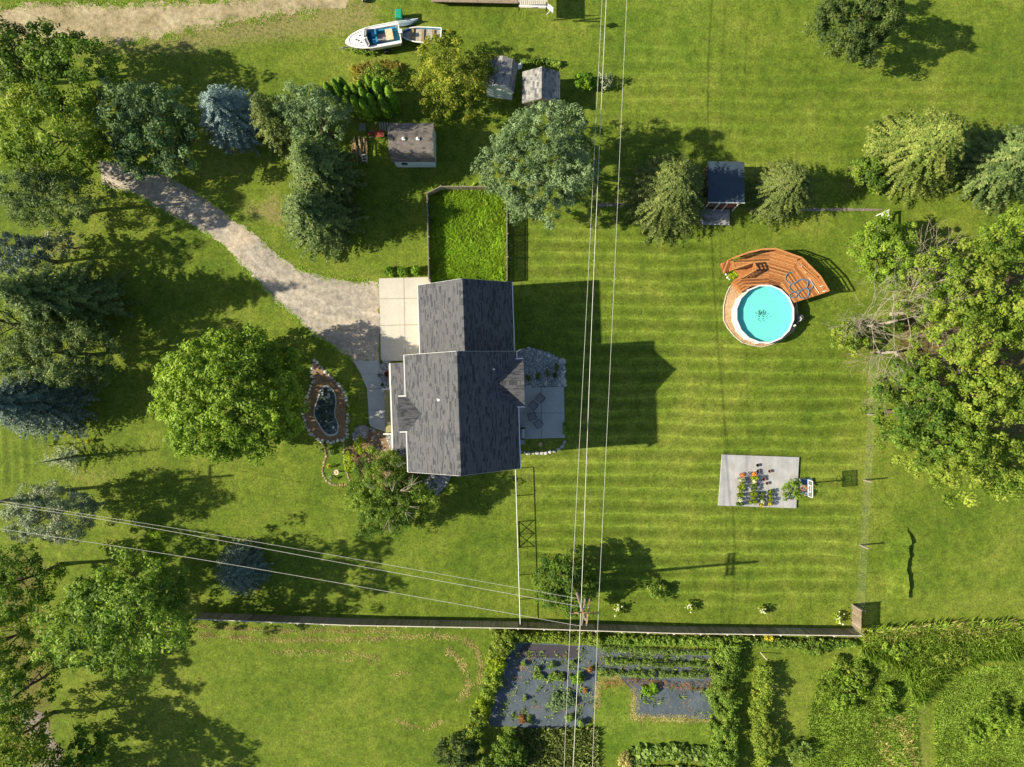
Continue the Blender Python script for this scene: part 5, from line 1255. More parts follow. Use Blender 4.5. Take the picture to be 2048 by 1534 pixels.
for k in range(22): MB().beam(P(1037, 13.5-k*3.3, z), P(1095, 15.5-k*3.3, z), .135, .04, .4+.1*(k % 5)).build('deck_board', M['capwood'], nd)
for a, b in ((1046, -30), (1086, -30)): p = P(a, b, z); MB().beam((p.x, p.y, 0), (p.x, p.y, z-.05), .14, .14).build('post', M['brown'], nd)
MB().beam(P(1038, 12, z+.95), P(1093, 13, z+.95), .12, .05).build('top_rail', M['white'], nd)
bl = MB()
for k in range(14): p = P(1039+4*k, 12.3, z); q = P(1039+4*k, 12.3, z); bl.beam((p.x, p.y, z), (p.x, p.y, z+.95), .04, .04)
bl.build('baluster', M['white'], nd)
for a in (1038, 1093): p = P(a, 12.5, z+.5); MB().beam((p.x, p.y, z-.2), (p.x, p.y, z+1.05), .1, .1).build('post', M['brown'], nd)
fl_ = thing('flag', 'pale flag hanging at the corner of the deck on the top edge', 'flag', P(1096, 10)); p = P(1094, 14, 3.6)
MB().tube([(p.x, p.y, 2.4), (p.x+.5, p.y-.25, 4.0)], .02, 6).build('staff', M['white'], fl_)
V = []
for i in range(6):
    for j in range(5): V.append((p.x+.05+.09*i, p.y+.12-.07*i-.04*j, 3.95-.13*j*1.0-.05*math.sin(i*2+j)))
MB().add(V, [(i*5+j, i*5+j+1, i*5+j+6, i*5+j+5) for i in range(5) for j in range(4)]).build('cloth', M['flag'], fl_)

# ---------------------------------------------------------------- junk, arbor, small objects
lp = thing('lumber_pile', 'pile of scrap boards and poles beside the dark pines left of the brown shed', 'lumber pile', P(718, 300)); r = random.Random(4)
for i in range(26):
    a = r.uniform(703, 733); y0 = r.uniform(270, 300); y1 = r.uniform(310, 328); zz = .06 + .018*i
    MB().beam(P(a, y0, zz), P(a+r.uniform(-5, 5), y1, zz+.02), r.uniform(.05, .14), .04, r.random()).build('board', M['lumber'], lp)
for i in range(6): MB().beam(P(704+r.uniform(0, 4), 300+2*i, .5), P(720, 298+2*i+r.uniform(-2, 2), .5), .08, .04, r.random()).build('board', M['lumber'], lp)
wfm = thing('window_frame', 'old white two pane window frame lying on the scrap lumber', 'window frame', P(729, 316)); m = MB(); zz = .58
for a, b in (((724, 310), (732, 309)), ((732, 309), (734, 321)), ((734, 321), (725, 322)), ((725, 322), (724, 310)), ((724.5, 316), (733, 315))): m.beam(P(*a, zz), P(*b, zz), .05, .04)
m.build('frame', M['white'], wfm)
wb = thing('wheelbarrow', 'rusty red brown wheelbarrow in the shade left of the brown shed', 'wheelbarrow', P(757, 265)); q = P(758, 268, .5)
MB().hexa([(q.x-.25, q.y-.18, .35), (q.x+.25, q.y-.18, .35), (q.x+.25, q.y+.18, .35), (q.x-.25, q.y+.18, .35)], [(q.x-.4, q.y-.3, .62), (q.x+.45, q.y-.3, .62), (q.x+.45, q.y+.3, .62), (q.x-.4, q.y+.3, .62)]).build('tray', M['redbrown'], wb)
m = MB(); m.beam((q.x-.9, q.y-.28, .5), (q.x+.5, q.y-.1, .3), .04, .04); m.beam((q.x-.9, q.y+.28, .5), (q.x+.5, q.y+.1, .3), .04, .04); m.build('handle', M['timber'], wb)
MB().tube([(q.x+.6, q.y-.04, .18), (q.x+.6, q.y+.04, .18)], .18, 12).build('wheel', M['rubber'], wb)
tag(MB().prism(gp([(735,265),(751,259),(753,264),(737,271)], .3), .2, .32).build('tool_box', M['redbrown']), 'long red box under the arborvitae left of the brown shed', 'box')
sk_ = thing('pallet', 'grey wooden pallet leaning at the left corner of the brown shed', 'pallet', P(768, 252))
for k in range(4): MB().beam(P(759+5*k, 244, .5), P(761+5*k, 262, .2), .14, .03, .3).build('slat', M['plankgrey'], sk_)
sk_ = thing('pallet', 'grey wooden pallet lying under the pine beside the scrap lumber', 'pallet', P(725, 252))
for k in range(4): MB().beam(P(718, 248+4*k, .2), P(731, 248+4*k, .2), .12, .03, .3).build('slat', M['plankgrey'], sk_)
hv = thing('plastic_chairs', 'stacked white plastic garden chairs behind the small white shed', 'garden chairs', P(1036, 135)); q = P(1037, 133, .5)
for k in range(2): 
    m = MB(); z_ = .4+.12*k; m.box((q.x-.0+.05*k, q.y, z_), (.5, .46, .04), .3); m.box((q.x+.25, q.y+.06, z_+.25), (.05, .46, .5), .3)
    for a in (-.2, .2):
        for b in (-.2, .2): m.beam((q.x+a, q.y+b, 0), (q.x+a, q.y+b, z_), .04, .04)
    m.build('chair', M['white'], hv)
m = thing('crate_row', 'row of white crates along the back of the small white shed', 'crates', P(1012, 121))
for a in (1002, 1009, 1018, 1026): q = P(a, 121+(a-1002)*.1, .3); MB().box((q.x, q.y, .2), (.25, .3, .4), .1).build('crate', M['white'], m)
ar = thing('garden_arbor', 'low white wooden arch frame at the end of the narrow path, above the bright tree', 'arbor', P(1770, 425))
zt = 1.0
for (a, b, c_, d_) in ((1765,426,1763,448),(1777,420,1777,458)):
    MB().beam(P(a, b, zt), P(c_, d_, zt), .10, .10).build('side_rail', M['white'], ar)
    for q in (P(a, b, zt), P(c_, d_, zt)): MB().beam((q.x, q.y, 0), (q.x, q.y, zt), .08, .08).build('post', M['white'], ar)
MB().beam(P(1764, 426.5, zt+.02), P(1778, 419.5, zt+.02), .12, .12).build('top_beam', M['white'], ar)
MB().tube([P(1766, 436, zt), P(1767, 429, zt), P(1771, 425, zt), P(1776, 425, zt), P(1777, 432, zt)], .035, 6).build('arch', M['white'], ar)
bx_ = thing('garden_bench', 'pale blue painted bench half hidden under the blue spruce', 'bench', P(413, 240)); q = P(412.5, 243, .5)
for k in range(4): MB().box((q.x+.09*k-.1, q.y, .45), (.07, 1.0, .03), -.5).build('slat', M['white'], bx_)
MB().box((q.x-.2, q.y, .7), (.04, 1.0, .4), -.5).build('backrest', M['white'], bx_)
for s_ in (-.4, .4): MB().box((q.x-s_*.45, q.y+s_, .22), (.35, .06, .44), -.5).build('leg', M['white'], bx_)
lpst = thing('yard_post', 'thin dark pole with two drooping arms above the small grey pine at left', 'post', P(117, 887)); q = P(117, 889)
MB().tube([(q.x, q.y, 0), (q.x, q.y, 1.3)], .03, 6).build('post', M['darkmetal'], lpst)
MB().tube([(q.x, q.y, 1.25), (q.x-1.1, q.y-.8, .3)], .018, 5).build('arm', M['timber'], lpst); MB().tube([(q.x, q.y, 1.25), (q.x+1.5, q.y-.5, .2)], .018, 5).build('arm', M['darkmetal'], lpst)
hedge('yellow_shrub', 'small yellow shrub alone on the grass left of the maple', 'shrub', [(178,881),(180,882)], 10, .55, 'flowery', 700, cl=.16, leaf=.12, per=16, dens=3)
for a, b, lb in ((490,1262,''),): pass
# two leaning stakes in the field
for a, b, c_, d_, lb in ((1521,1305,1534,1320,'leaning wooden stake at the top of the right raspberry row'), (1541,1366,1553,1377,'leaning wooden stake beside the right raspberry row')):
    p = P(a, b); q = P(c_, d_, 1.1); tag(MB().tube([p, q], .04, 6).build('stake', M['capwood']), lb, 'stake', 'leaning stakes by the raspberry rows')

# ---------------------------------------------------------------- garden at the bottom
sheet('landscape_fabric', [(1022,1283),(1194,1292),(1194,1370),(1187,1400),(1185,1438),(1168,1454),(1080,1456),(978,1452),(985,1410),(1002,1370),(1012,1330)], .016, M['fabric'], .08, .4)
sheet('landscape_fabric', [(1194,1292),(1440,1300),(1438,1352),(1432,1438),(1272,1432),(1270,1388),(1230,1340),(1194,1340)], .020, M['fabric'], .08, .4)
tag(sheet('fabric_roll', [(1045,1287),(1159,1293),(1159,1317),(1035,1314)], .03, M['fabricdark'], .02, .5, kind=None, thick=.02), 'new black weed fabric sheet with fine stripes at the top of the garden plot', 'weed fabric')
def vrow(name, label, cat, line, wpx, h, fol, seed, **k): return hedge(name, label, cat, line, wpx, h, fol, seed, **k)
hedge('raspberry_row', 'tall dense raspberry row, the left of the two long green rows at bottom right', 'raspberry row', [(1462,1285),(1452,1340),(1450,1400),(1452,1460),(1450,1550)], 66, 1.6, 'mid', 801, cl=.35, leaf=.17, per=34, group='raspberry rows')
hedge('raspberry_row', 'narrow raspberry row, the right of the two long green rows at bottom right', 'raspberry row', [(1530,1335),(1524,1400),(1518,1450),(1528,1500),(1530,1550)], 40, 1.6, 'yellow', 802, cl=.35, leaf=.17, per=34, group='raspberry rows')
for i, (x0, y0, x1, y1, w_, h_, lb) in enumerate(((1200,1296,1430,1306,13,.35,'uppermost thin weedy vegetable row in the right plot'),(1212,1322,1412,1329,13,.5,'second vegetable row in the right plot, with bright leaves'),(1198,1346,1412,1350,15,.5,'third vegetable row in the right plot, longest and lowest'))):
    hedge('vegetable_row', lb, 'vegetable row', [(x0,y0),((x0+x1)/2,(y0+y1)/2+1),(x1,y1)], w_, h_, 'veg', 810+i, cl=.2, leaf=.2, per=18, mode='tuft', wide=.25, group='vegetable rows in the right plot', dens=.8)
hedge('rust_weeds', 'row of rust brown dead weeds across the right plot', 'dead weeds', [(1205,1370),(1260,1362),(1330,1370),(1430,1372)], 20, .25, 'deadleaf', 820, cl=.22, leaf=.12, per=14, dens=.6, mode='tuft', wide=.25)
hedge('rust_weeds', 'upright patch of rust brown dead weeds beside the left raspberry row', 'dead weeds', [(1422,1330),(1430,1385)], 20, .25, 'deadleaf', 821, cl=.22, leaf=.12, per=14, dens=.6, mode='tuft', wide=.25)
hedge('squash_plant', 'bright green bushy plant on the fabric below the dead weeds', 'vegetable plant', [(1285,1380),(1300,1385),(1312,1372)], 22, .5, 'arb', 822, cl=.22, leaf=.16, per=30, dens=1.4)
for i, (a, b, c_, d_, w_, h_, f_, lb) in enumerate((
    (1100,1397,1120,1410,34,.5,'pine','pale sprawling melon plant at the middle of the left plot'),(1120,1405,1145,1395,34,.5,'pine','pale sprawling melon plant right of the middle in the left plot'),
    (1152,1348,1158,1362,30,.8,'arb','tallest bushy plant at the right of the left plot'),(1068,1350,1085,1352,16,.35,'veg','weedy patch at the left of the middle row in the left plot'),(1100,1352,1128,1354,18,.35,'veg','weedy patch at the middle of the left plot row'),
    (1100,1330,1104,1333,18,.5,'veg','upright plant near the top of the left plot'),(1045,1325,1050,1327,9,.3,'veg','leftmost small plant in the top row of the left plot'),(1072,1335,1078,1337,9,.3,'veg','second small plant in the top row of the left plot'),(1142,1323,1148,1325,9,.3,'veg','rightmost small plant in the top row of the left plot'),
    (1049,1396,1051,1396,12,.3,'veg','lone small plant at the left middle of the left plot'),(1056,1438,1060,1438,16,.35,'veg','round green clump near the bottom of the left plot'),(1138,1430,1142,1440,22,.4,'veg','low clump at the bottom centre of the left plot'),(1160,1440,1164,1448,14,.5,'veg','low clump at the bottom right of the left plot'),
    (1180,1336,1182,1340,12,.35,'deadleaf','rust coloured clump at the right edge of the left plot'),(1038,1440,1046,1436,16,.2,'deadleaf','rust coloured patch beside the round green clump'),(1168,1378,1172,1382,8,.2,'deadleaf','small rust patch in the right of the left plot'))):
    hedge('garden_plant', lb, 'plant', [(a,b),(c_,d_)], w_, h_, f_, 830+i, cl=.2, leaf=.2, per=20, mode='tuft' if f_ == 'pine' else 'leaf', wide=.4, dens=1.2, group='plants in the left garden plot')
tufts('crop_patch', [(1020,1458),(1190,1456),(1192,1560),(1010,1560)], 55, .45, 'crop', 860, 'dense dark green and reddish crop filling the plot below the fabric', 'crop', lean=.6, bw=.05, blades=5, spread=.2)
hedge('squash_row', 'row of large pale squash leaves at the bottom edge', 'squash row', [(1262,1515),(1330,1505),(1400,1508),(1440,1520)], 34, .5, 'veg', 861, cl=.3, leaf=.36, per=14, wide=.85)
hedge('squash_row', 'second squash row cut by the bottom edge', 'squash row', [(1262,1545),(1440,1550)], 30, .5, 'veg', 862, cl=.3, leaf=.32, per=14, wide=.85)
tufts('straw_litter', [(1262,1428),(1432,1432),(1432,1446),(1262,1442)], 90, .05, 'straw', 863, 'pale straw litter along the lower edge of the right plot', 'straw', lean=2.5, bw=.02)
tufts('straw_litter', [(1190,1365),(1205,1365),(1200,1415),(1184,1425)], 90, .05, 'straw', 864, 'pale straw litter between the two garden plots', 'straw', lean=2.5, bw=.02)
tufts('straw_litter', [(1262,1370),(1280,1385),(1276,1436),(1262,1436)], 90, .05, 'straw', 865, 'pale straw litter left of the right plot', 'straw', lean=2.5, bw=.02)
# vine and weed strips below the long fence
hedge('weed_hedge', 'overgrown weeds along the garden side of the long fence, left of the pole', 'weeds', [(985,1268),(1060,1275),(1130,1276),(1200,1278)], 24, .8, 'yellow', 870, cl=.3, leaf=.18, per=26, group='weeds along the fence')
hedge('weed_hedge', 'overgrown weeds along the garden side of the long fence, right of the pole', 'weeds', [(1205,1280),(1350,1283),(1500,1284),(1600,1288),(1710,1288)], 20, .6, 'mid', 871, cl=.25, leaf=.18, per=22, group='weeds along the fence')
hedge('goldenrod', 'patch of yellow flowers against the garden side of the fence', 'flowers', [(1530,1275),(1545,1277)], 12, .8, 'flowery', 872, cl=.2, leaf=.1, per=16)
BSH = [(1010,1283,26,1.6,'yellow'),(996,1305,24,1.5,'yellow'),(990,1330,22,1.4,'lime'),(985,1355,21,1.4,'yellow'),(975,1382,22,1.5,'yellow'),(968,1408,21,1.4,'lime'),(955,1435,22,1.5,'yellow'),(947,1462,22,1.5,'yellow')]
nth = ['topmost','second','third','fourth','fifth','sixth','seventh','lowest']
for i, (a, b, s, h_, f_) in enumerate(BSH):
    broadleaf('hedge_bush', f'{nth[i]} bush from the top in the curved bright hedge left of the garden', 'hedge bush', a, b, s, h_, f_, 880+i, cl=.35, leaf=.18, per=30, group='bushes of the curved hedge', lobes=.35)
broadleaf('bush', 'dark olive bush at the bottom edge left of the crop patch', 'bush', 912, 1508, (50, 38), 2.6, 'dark', 890, cl=.45, leaf=.2, lobes=.35)
broadleaf('bush', 'mixed green bush at the bottom edge directly left of the crop patch', 'bush', 1018, 1505, (34, 44), 2.2, 'ash', 891, cl=.4, leaf=.2, lobes=.4)
broadleaf('bush', 'pale small bush at the bottom edge between the two dark bushes', 'bush', 968, 1535, 24, 1.8, 'veg', 892, cl=.35, leaf=.18)
broadleaf('bush', 'straw coloured dried bush beside the squash row', 'bush', 1252, 1522, 16, .9, 'straw', 893, cl=.25, leaf=.12)
# meadow bottom right
tufts('tall_grass', [(1722,1276),(1735,1262),(1850,1252),(2070,1248),(2070,1305),(1960,1310),(1880,1335),(1852,1372),(1830,1400),(1806,1330),(1770,1312),(1722,1300)], 90, .6, 'meadow', 900, 'tall green and straw grass band below the right lawn', 'tall grass', lean=.8, wind=(.45, -.25), blades=8, bw=.022, spread=.25)
tufts('tall_grass', [(1726,1262),(1850,1250),(2070,1246),(2070,1262),(1900,1272),(1726,1282)], 60, .6, 'straw', 901, 'pale straw grass along the upper edge of the meadow band', 'tall grass', lean=.6, wind=(.4, -.2), bw=.02, spread=.25)
tufts('meadow', [(2070,1338),(1970,1336),(1918,1353),(1886,1384),(1870,1430),(1874,1560),(2070,1560)], 105, .22, 'meadow', 902, 'rough meadow right of the curved mown path in the bottom right corner', 'meadow', lean=1.0, bw=.016, blades=8, wind=(.2, -.1), spread=.25)
tufts('meadow', [(1640,1352),(1680,1330),(1730,1310),(1790,1322),(1822,1398),(1828,1450),(1836,1560),(1620,1560),(1618,1440)], 105, .22, 'meadow', 903, 'rough weedy meadow left of the curved mown path', 'meadow', lean=1.0, bw=.016, blades=8, wind=(.2, -.1), spread=.25)
tufts('straw_patch', [(1745,1440),(1820,1430),(1830,1560),(1750,1560)], 22, .3, 'straw', 904, 'straw coloured grass patch by the bottom edge', 'tall grass', lean=.7, bw=.016, blades=7, patch=.6, wind=(.2, .1))
for i, (a, b, s, h_, f_, lb) in enumerate(((1690,1385,(46,40),1.7,'maple','broad dark weedy bush in the middle of the meadow'),(1720,1350,26,1.3,'yellow','smaller bush above the broad meadow bush'),(1632,1298,(26,20),1.2,'mid','bush right below the fence near its right end'),(1780,1400,(24,40),1.4,'maple','shadowy bush beside the curved path'),
      (2005,1440,(40,44),1.5,'maple','dark bush patch in the meadow at the right edge'),(1950,1470,26,1.2,'maple','low bush left of the dark patch at the right edge'),(1545,1480,(24,30),1.6,'yellow','rounded bush swelling out of the right raspberry row'),(1600,1505,26,1.2,'veg','pale wispy bush at the bottom edge beside the raspberries'),(1800,1300,(40,20),1.0,'maple','low leafy thicket in the tall grass band'),(1905,1318,(44,16),.9,'yellow','long low thicket along the upper side of the curved path'),(1680,1330,20,.9,'yellow','yellowish shrub near the fence corner'))):
    broadleaf('meadow_bush', lb, 'bush', a, b, s, h_, f_, 910+i, cl=.32, leaf=.2, per=26, dens=.7, lobes=.45, group='bushes in the meadow', wide=.5)
CLIP = [([(395,1252),(560,1262),(690,1262),(800,1262)],.12,22),([(395,1270),(560,1280),(700,1280),(860,1270),(925,1277),(952,1300),(966,1335)],.14,26),([(540,1305),(600,1302),(700,1306),(760,1316)],.12,14),
        ([(892,1298),(915,1318),(932,1342),(942,1362),(930,1385),(922,1405)],.18,40),([(938,1278),(958,1312),(960,1350),(955,1385)],.14,26),([(790,1440),(820,1452),(860,1456),(885,1440)],.12,22),([(780,1350),(840,1342)],.12,10),([(650,1320),(760,1325)],.12,6)]
for i, (ln_, w_, n_) in enumerate(CLIP):
    fringe('hay_clippings', ln_, w_, n_*1.6, .07, 'straw', 940+i, f'dry tan line of hay clippings on the lower left lawn, {["closest under the fence","long one curving round at the right end","short straight one below the long curve","thickest broken curve at the right","outer curve along the hedge bushes","lowest small arc","faint short one in the middle","faint straight one at the left"][i]}', 'hay clippings', bw=.045)
for i, (pl_, n_) in enumerate((([(1020,1300),(1190,1300),(1180,1440),(990,1445)], 1.3), ([(1275,1372),(1430,1376),(1428,1432),(1280,1428)], 1.0), ([(1196,1298),(1436,1304),(1434,1350),(1196,1342)], 3.5))):
    tufts('garden_weeds', pl_, n_, .22, 'veg', 960+i, ['scattered small weeds on the left garden fabric','scattered small weeds on the lower right garden fabric','weeds between the vegetable rows of the right plot'][i], 'weeds', lean=1.2, bw=.035, blades=14, spread=.35)
    tufts('rust_litter', pl_, n_*.35, .08, 'deadleaf', 970+i, ['rust coloured dead weeds scattered on the left garden fabric','rust coloured dead weeds scattered on the lower right fabric','rust coloured dead weeds between the rows of the right plot'][i], 'dead weeds', lean=2.5, bw=.03, blades=10, spread=.4)
# long grass pen
tufts('long_grass', [(860,382),(884,377),(1011,377),(1012,556),(862,556)], 75, .34, 'blades', 930, 'long bright uncut grass filling the fenced pen', 'long grass', lean=1.0, bw=.045, blades=7, spread=.24)
# turf strip that stands above the dug edge on the right lawn
us = [(1813,1054),(1816,1066),(1818,1080),(1813,1090),(1814,1105),(1810,1118),(1809,1132),(1812,1145),(1813,1160),(1814,1175),(1813,1190)]
usm = MB(); ur = random.Random(2); up_ = [P(a+ur.uniform(-1.2, 1.2), b+q*3, 0) for (a, b) in us for q in (0, 1, 2)]
uh = [.06 + .36*min(1, i/7)*ur.uniform(.75, 1.05) for i in range(len(up_))]
for i in range(len(up_)-1):
    p, q = up_[i], up_[i+1]; usm.hexa([(p.x-2.0, p.y, -.02), (p.x+.02, p.y, -.02), (q.x+.02, q.y, -.02), (q.x-2.0, q.y, -.02)], [(p.x-1.9, p.y, -.01), (p.x+.01, p.y, uh[i]), (q.x+.01, q.y, uh[i+1]), (q.x-1.9, q.y, -.01)])
tag(usm.build('grass_bank', bpy.data.materials['lawn']), 'narrow wavy turf bank on the right lawn throwing a dark shadow', 'bank')

# ---------------------------------------------------------------- trees
broadleaf('maple_tree', 'large round bright green maple left of the pond', 'tree', 446, 790, (147, 134), 9.5, 'maple', 1, cl=.58, leaf=.28, per=40, dens=1.6, lobes=.08, hc=4.6)
broadleaf('deciduous_tree', 'big bright yellow green tree at the left edge over the drive', 'tree', 88, 262, (118, 112), 9, 'yellow', 2, cl=.75, leaf=.27, dens=1.1, lobes=.35)
broadleaf('deciduous_tree', 'large dark green tree in the upper left below the gravel yard', 'tree', 105, 130, (112, 92), 9, 'ash', 3, cl=.8, leaf=.27, lobes=.35)
broadleaf('deciduous_tree', 'dark green tree in the far upper left corner, cut by the frame', 'tree', -25, 90, (70, 75), 10, 'dark', 4, cl=.8, leaf=.27, lobes=.35)
broadleaf('deciduous_tree', 'medium bluish green tree between the bright left tree and the blue spruce', 'tree', 284, 248, (96, 96), 8, 'bluegreen', 5, cl=.62, leaf=.25, dens=1.0, lobes=.4)
conifer('blue_spruce', 'bright silver blue spruce near the left of the shed row', 'spruce', 462, 232, 62, 6.5, 'blue', 6, pw=.5, spray=.36, dens=1.5, step=.24, hb=.35)
conifer('spruce_tree', 'dark olive spruce immediately right of the blue spruce', 'spruce', 556, 248, 52, 8, 'spruce', 7, pw=.7, dens=1.2)
broadleaf('pine_tree', 'pale green white pine above the dark pine in the shed row', 'pine', 628, 220, (72, 74), 8.5, 'pine', 8, cl=.5, leaf=.34, per=44, mode='tuft', wide=.20, lobes=.4, tvar=.3)
conifer('pine_tree', 'tall dark pine, upper of two, hanging over the scrap lumber', 'pine', 640, 338, 66, 9, 'darkpine', 9, pw=.6, dens=1.35, spray=.5, hb=.35)
conifer('pine_tree', 'tall dark pine, lower of two, pointing down to the gravel drive', 'pine', 634, 432, 72, 8, 'darkpine', 19, pw=.55, dens=1.35, spray=.5, hb=.35)
ARB = [(664,189,8,3.4),(680,185,9,3.6),(691,178,8,3.2),(704,197,8,3.4),(717,194,8,3.6),(733,201,8.5,3.6),(728,186,7,3.2),(746,178,9,3.8),(761,192,9,4.2),(764,182,7,3.6),(776,185,9,3.8),(785,200,10,3.8),(748,210,9,3.2),(716,214,9,3.2),(700,213,9,3.0),(770,214,9,3.2),(732,220,9,3.0),(688,205,8,2.6)]
for i, (a, b, s, h_) in enumerate(ARB):
    arborv(a, b, s*1.1, h_*1.3, 40+i, ['leftmost arborvitae of the clump above the brown shed', 'second arborvitae from the left, rounded top', 'short arborvitae behind the second from the left', 'narrow arborvitae in the left part of the clump', 'arborvitae left of the middle of the clump', 'middle arborvitae with a rounded bright top', 'small arborvitae hidden behind the middle one', 'arborvitae in the back row right of the middle', 'tallest bright arborvitae in the right part of the clump', 'thin arborvitae behind the tallest one', 'arborvitae near the right end, back row', 'rightmost broad arborvitae of the clump', 'arborvitae in the front row below the tallest one', 'front row arborvitae left of the middle', 'front row arborvitae at the left', 'front row arborvitae at the right', 'lowest front arborvitae directly above the brown shed', 'low arborvitae between pine and clump at the left'][i], 'arborvitae clump above the brown shed')
broadleaf('flowering_shrub', 'light green shrub with white blossoms behind the arborvitae', 'shrub', 758, 152, (46, 28), 2.2, 'mid', 60, cl=.35, leaf=.17, per=22, dens=.8, lobes=.5)
tufts('dry_weeds', [(703,135),(760,125),(800,130),(800,150),(740,150),(712,170)], 50, .5, 'straw', 61, 'dry pinkish weeds around the blossoming shrub', 'weeds', lean=.5)
broadleaf('golden_tree', 'golden green spreading tree beside the boats and the small white shed', 'tree', 905, 145, (84, 88), 5.5, 'gold', 10, cl=.48, leaf=.2, per=44, dens=1.1, lobes=.5, wide=.5, tvar=.35, extra=8)
broadleaf('pine_tree', 'very large pale blue green white pine in the top centre under the power lines', 'pine', 1082, 318, (122, 116), 10, 'pine', 11, cl=.5, leaf=.36, per=46, mode='tuft', wide=.20, lobes=.4, dens=1.5, tvar=.36)
conifer('spruce_tree', 'olive green spruce left of the dark roofed playhouse', 'spruce', 1338, 388, 82, 7, 'spruce', 12, pw=.5, dens=1.9, spray=.40, step=.30)
conifer('spruce_tree', 'yellowish green spruce right of the dark roofed playhouse', 'spruce', 1566, 381, 62, 5.5, 'spruce', 13, pw=.45, dens=1.9, spray=.36, step=.28)
conifer('spruce_tree', 'large golden green spruce with brown tips in the upper right', 'spruce', 1838, 302, 90, 8, 'goldspruce', 14, pw=.55, dens=1.6, spray=.46, step=.34)
broadleaf('bush', 'small rounded bush at the lower left foot of the large golden spruce', 'bush', 1742, 342, 38, 2.5, 'ash', 15, cl=.4, leaf=.2, lobes=.3)
conifer('spruce_tree', 'dark grey green spruce cut by the right edge', 'spruce', 2015, 325, 78, 9, 'darkpine', 16, pw=.6, dens=1.2, spray=.5)
broadleaf('deciduous_tree', 'dark leaved tree cut by the top edge in the upper right', 'tree', 1727, 30, (98, 72), 7.5, 'dark', 17, cl=.6, leaf=.24, lobes=.4, dens=1.0)
broadleaf('deciduous_tree', 'medium bright tree below the low white arch frame', 'tree', 1778, 500, (62, 72), 6, 'maple', 18, cl=.5, leaf=.22, lobes=.4)
RB = [(1905,570,84,9.5,'yellow','yellow green tree at the upper left of the right hand grove'),(1985,520,62,8,'yellow','yellow green tree at the upper right of the grove'),(2035,465,56,8,'maple','green tree at the right edge above the grove'),(1945,660,88,11,'yellow','tallest yellow green tree in the middle of the grove'),
      (2040,640,70,10,'yellow','yellow green tree on the right edge in the middle of the grove'),(1850,830,92,8.5,'ash','darker green tree at the left of the lower grove'),(1965,790,88,10,'yellow','yellow green tree in the centre of the lower grove'),(2040,790,60,10,'ash','dark green tree on the right edge of the lower grove'),
      (1920,910,88,9,'yellow','yellow green tree at the lower end of the grove'),(2020,930,74,9,'yellow','yellow green tree in the lower right corner of the grove'),(1820,760,48,6,'ash','low dark tree just right of the dead trees')]
for i, (a, b, s, h_, f_, lb) in enumerate(RB):
    broadleaf('grove_tree', lb, 'tree', a, b, s, h_, f_, 70+i, cl=.55, leaf=.25, per=40, dens=1.0, lobes=.45, group='trees of the right hand grove', tvar=.3)
broadleaf('shrub', 'bright green shrub tangled in the left dead tree', 'shrub', 1700, 668, (40, 38), 3, 'yellow', 90, cl=.4, leaf=.2, dens=.6, lobes=.5)
broadleaf('shrub', 'small green shrub between the dead trees', 'shrub', 1790, 650, (22, 20), 2.2, 'ash', 91, cl=.35, leaf=.18, dens=.7, lobes=.5)
def dead_tree(label, bpx, h, dirs, seed, r0=.16):
    b = P(*bpx); t = thing('dead_tree', label, 'dead tree', (b.x, b.y, 0), 'bare dead trees'); r = random.Random(seed)
    tm = MB(); top = Vector((b.x+r.uniform(-.3, .3), b.y+r.uniform(-.3, .3), h*.4)); tm.tube([(b.x, b.y, -.1), b.lerp(top, .5), top], [r0*1.3, r0, r0*.8], 8); tm.build('trunk', M['deadwood'], t)
    bm = MB()
    def grow(p, d, L, rad, lev):
        pts = [p]; q = p; dd = d.copy(); n = 4
        for i in range(n):
            dd = (dd + Vector((r.gauss(0, .16), r.gauss(0, .16), r.gauss(0, .12)))).normalized(); q = q + dd*L/n; pts.append(q)
        bm.tube(pts, [max(.007, rad*(1-.17*i)) for i in range(n+1)], 4 if lev > 1 else 5)
        if lev < 3:
            for k in range((5, 4, 3, 2)[lev]):
                s = pts[r.randint(2, n)]; nd_ = (dd + Vector((r.gauss(0, .5), r.gauss(0, .5), r.gauss(0, .25)))).normalized(); grow(s, nd_, L*r.uniform(.55, .8), rad*.5, lev+1)
    for k, (dx, dy) in enumerate(dirs): grow(top*1.0 - Vector((0, 0, r.uniform(0, h*.1))), Vector((dx, dy, r.uniform(.35, .9))).normalized(), h*.5, r0*.24, 0)
    bm.build('branches', M['deadwood'], t)
    return t
dead_tree('bare dead tree with branches spreading to the left over the lawn', (1722, 655), 5.5, [(-1,.3),(-1,-.2),(-.7,.8),(-.3,-.9),(.2,.9)], 3, .12)
dead_tree('bare dead tree in the middle with upward twigs', (1758, 650), 6.5, [(-.1,1),(.3,.9),(.0,-.8),(.5,.2),(-.5,.5)], 5, .14)
dead_tree('bare pale dead tree against the grove, densest twigs', (1783, 628), 7, [(.8,.3),(.9,-.4),(.4,.9),(.7,-.9),(.2,-.9),(-.2,.8)], 7, .16)
dead_tree('bare dead tree fanning downwards below the others', (1762, 705), 6, [(.2,-1),(.6,-.9),(-.2,-1),(.9,-.5),(1,.0)], 9, .13)
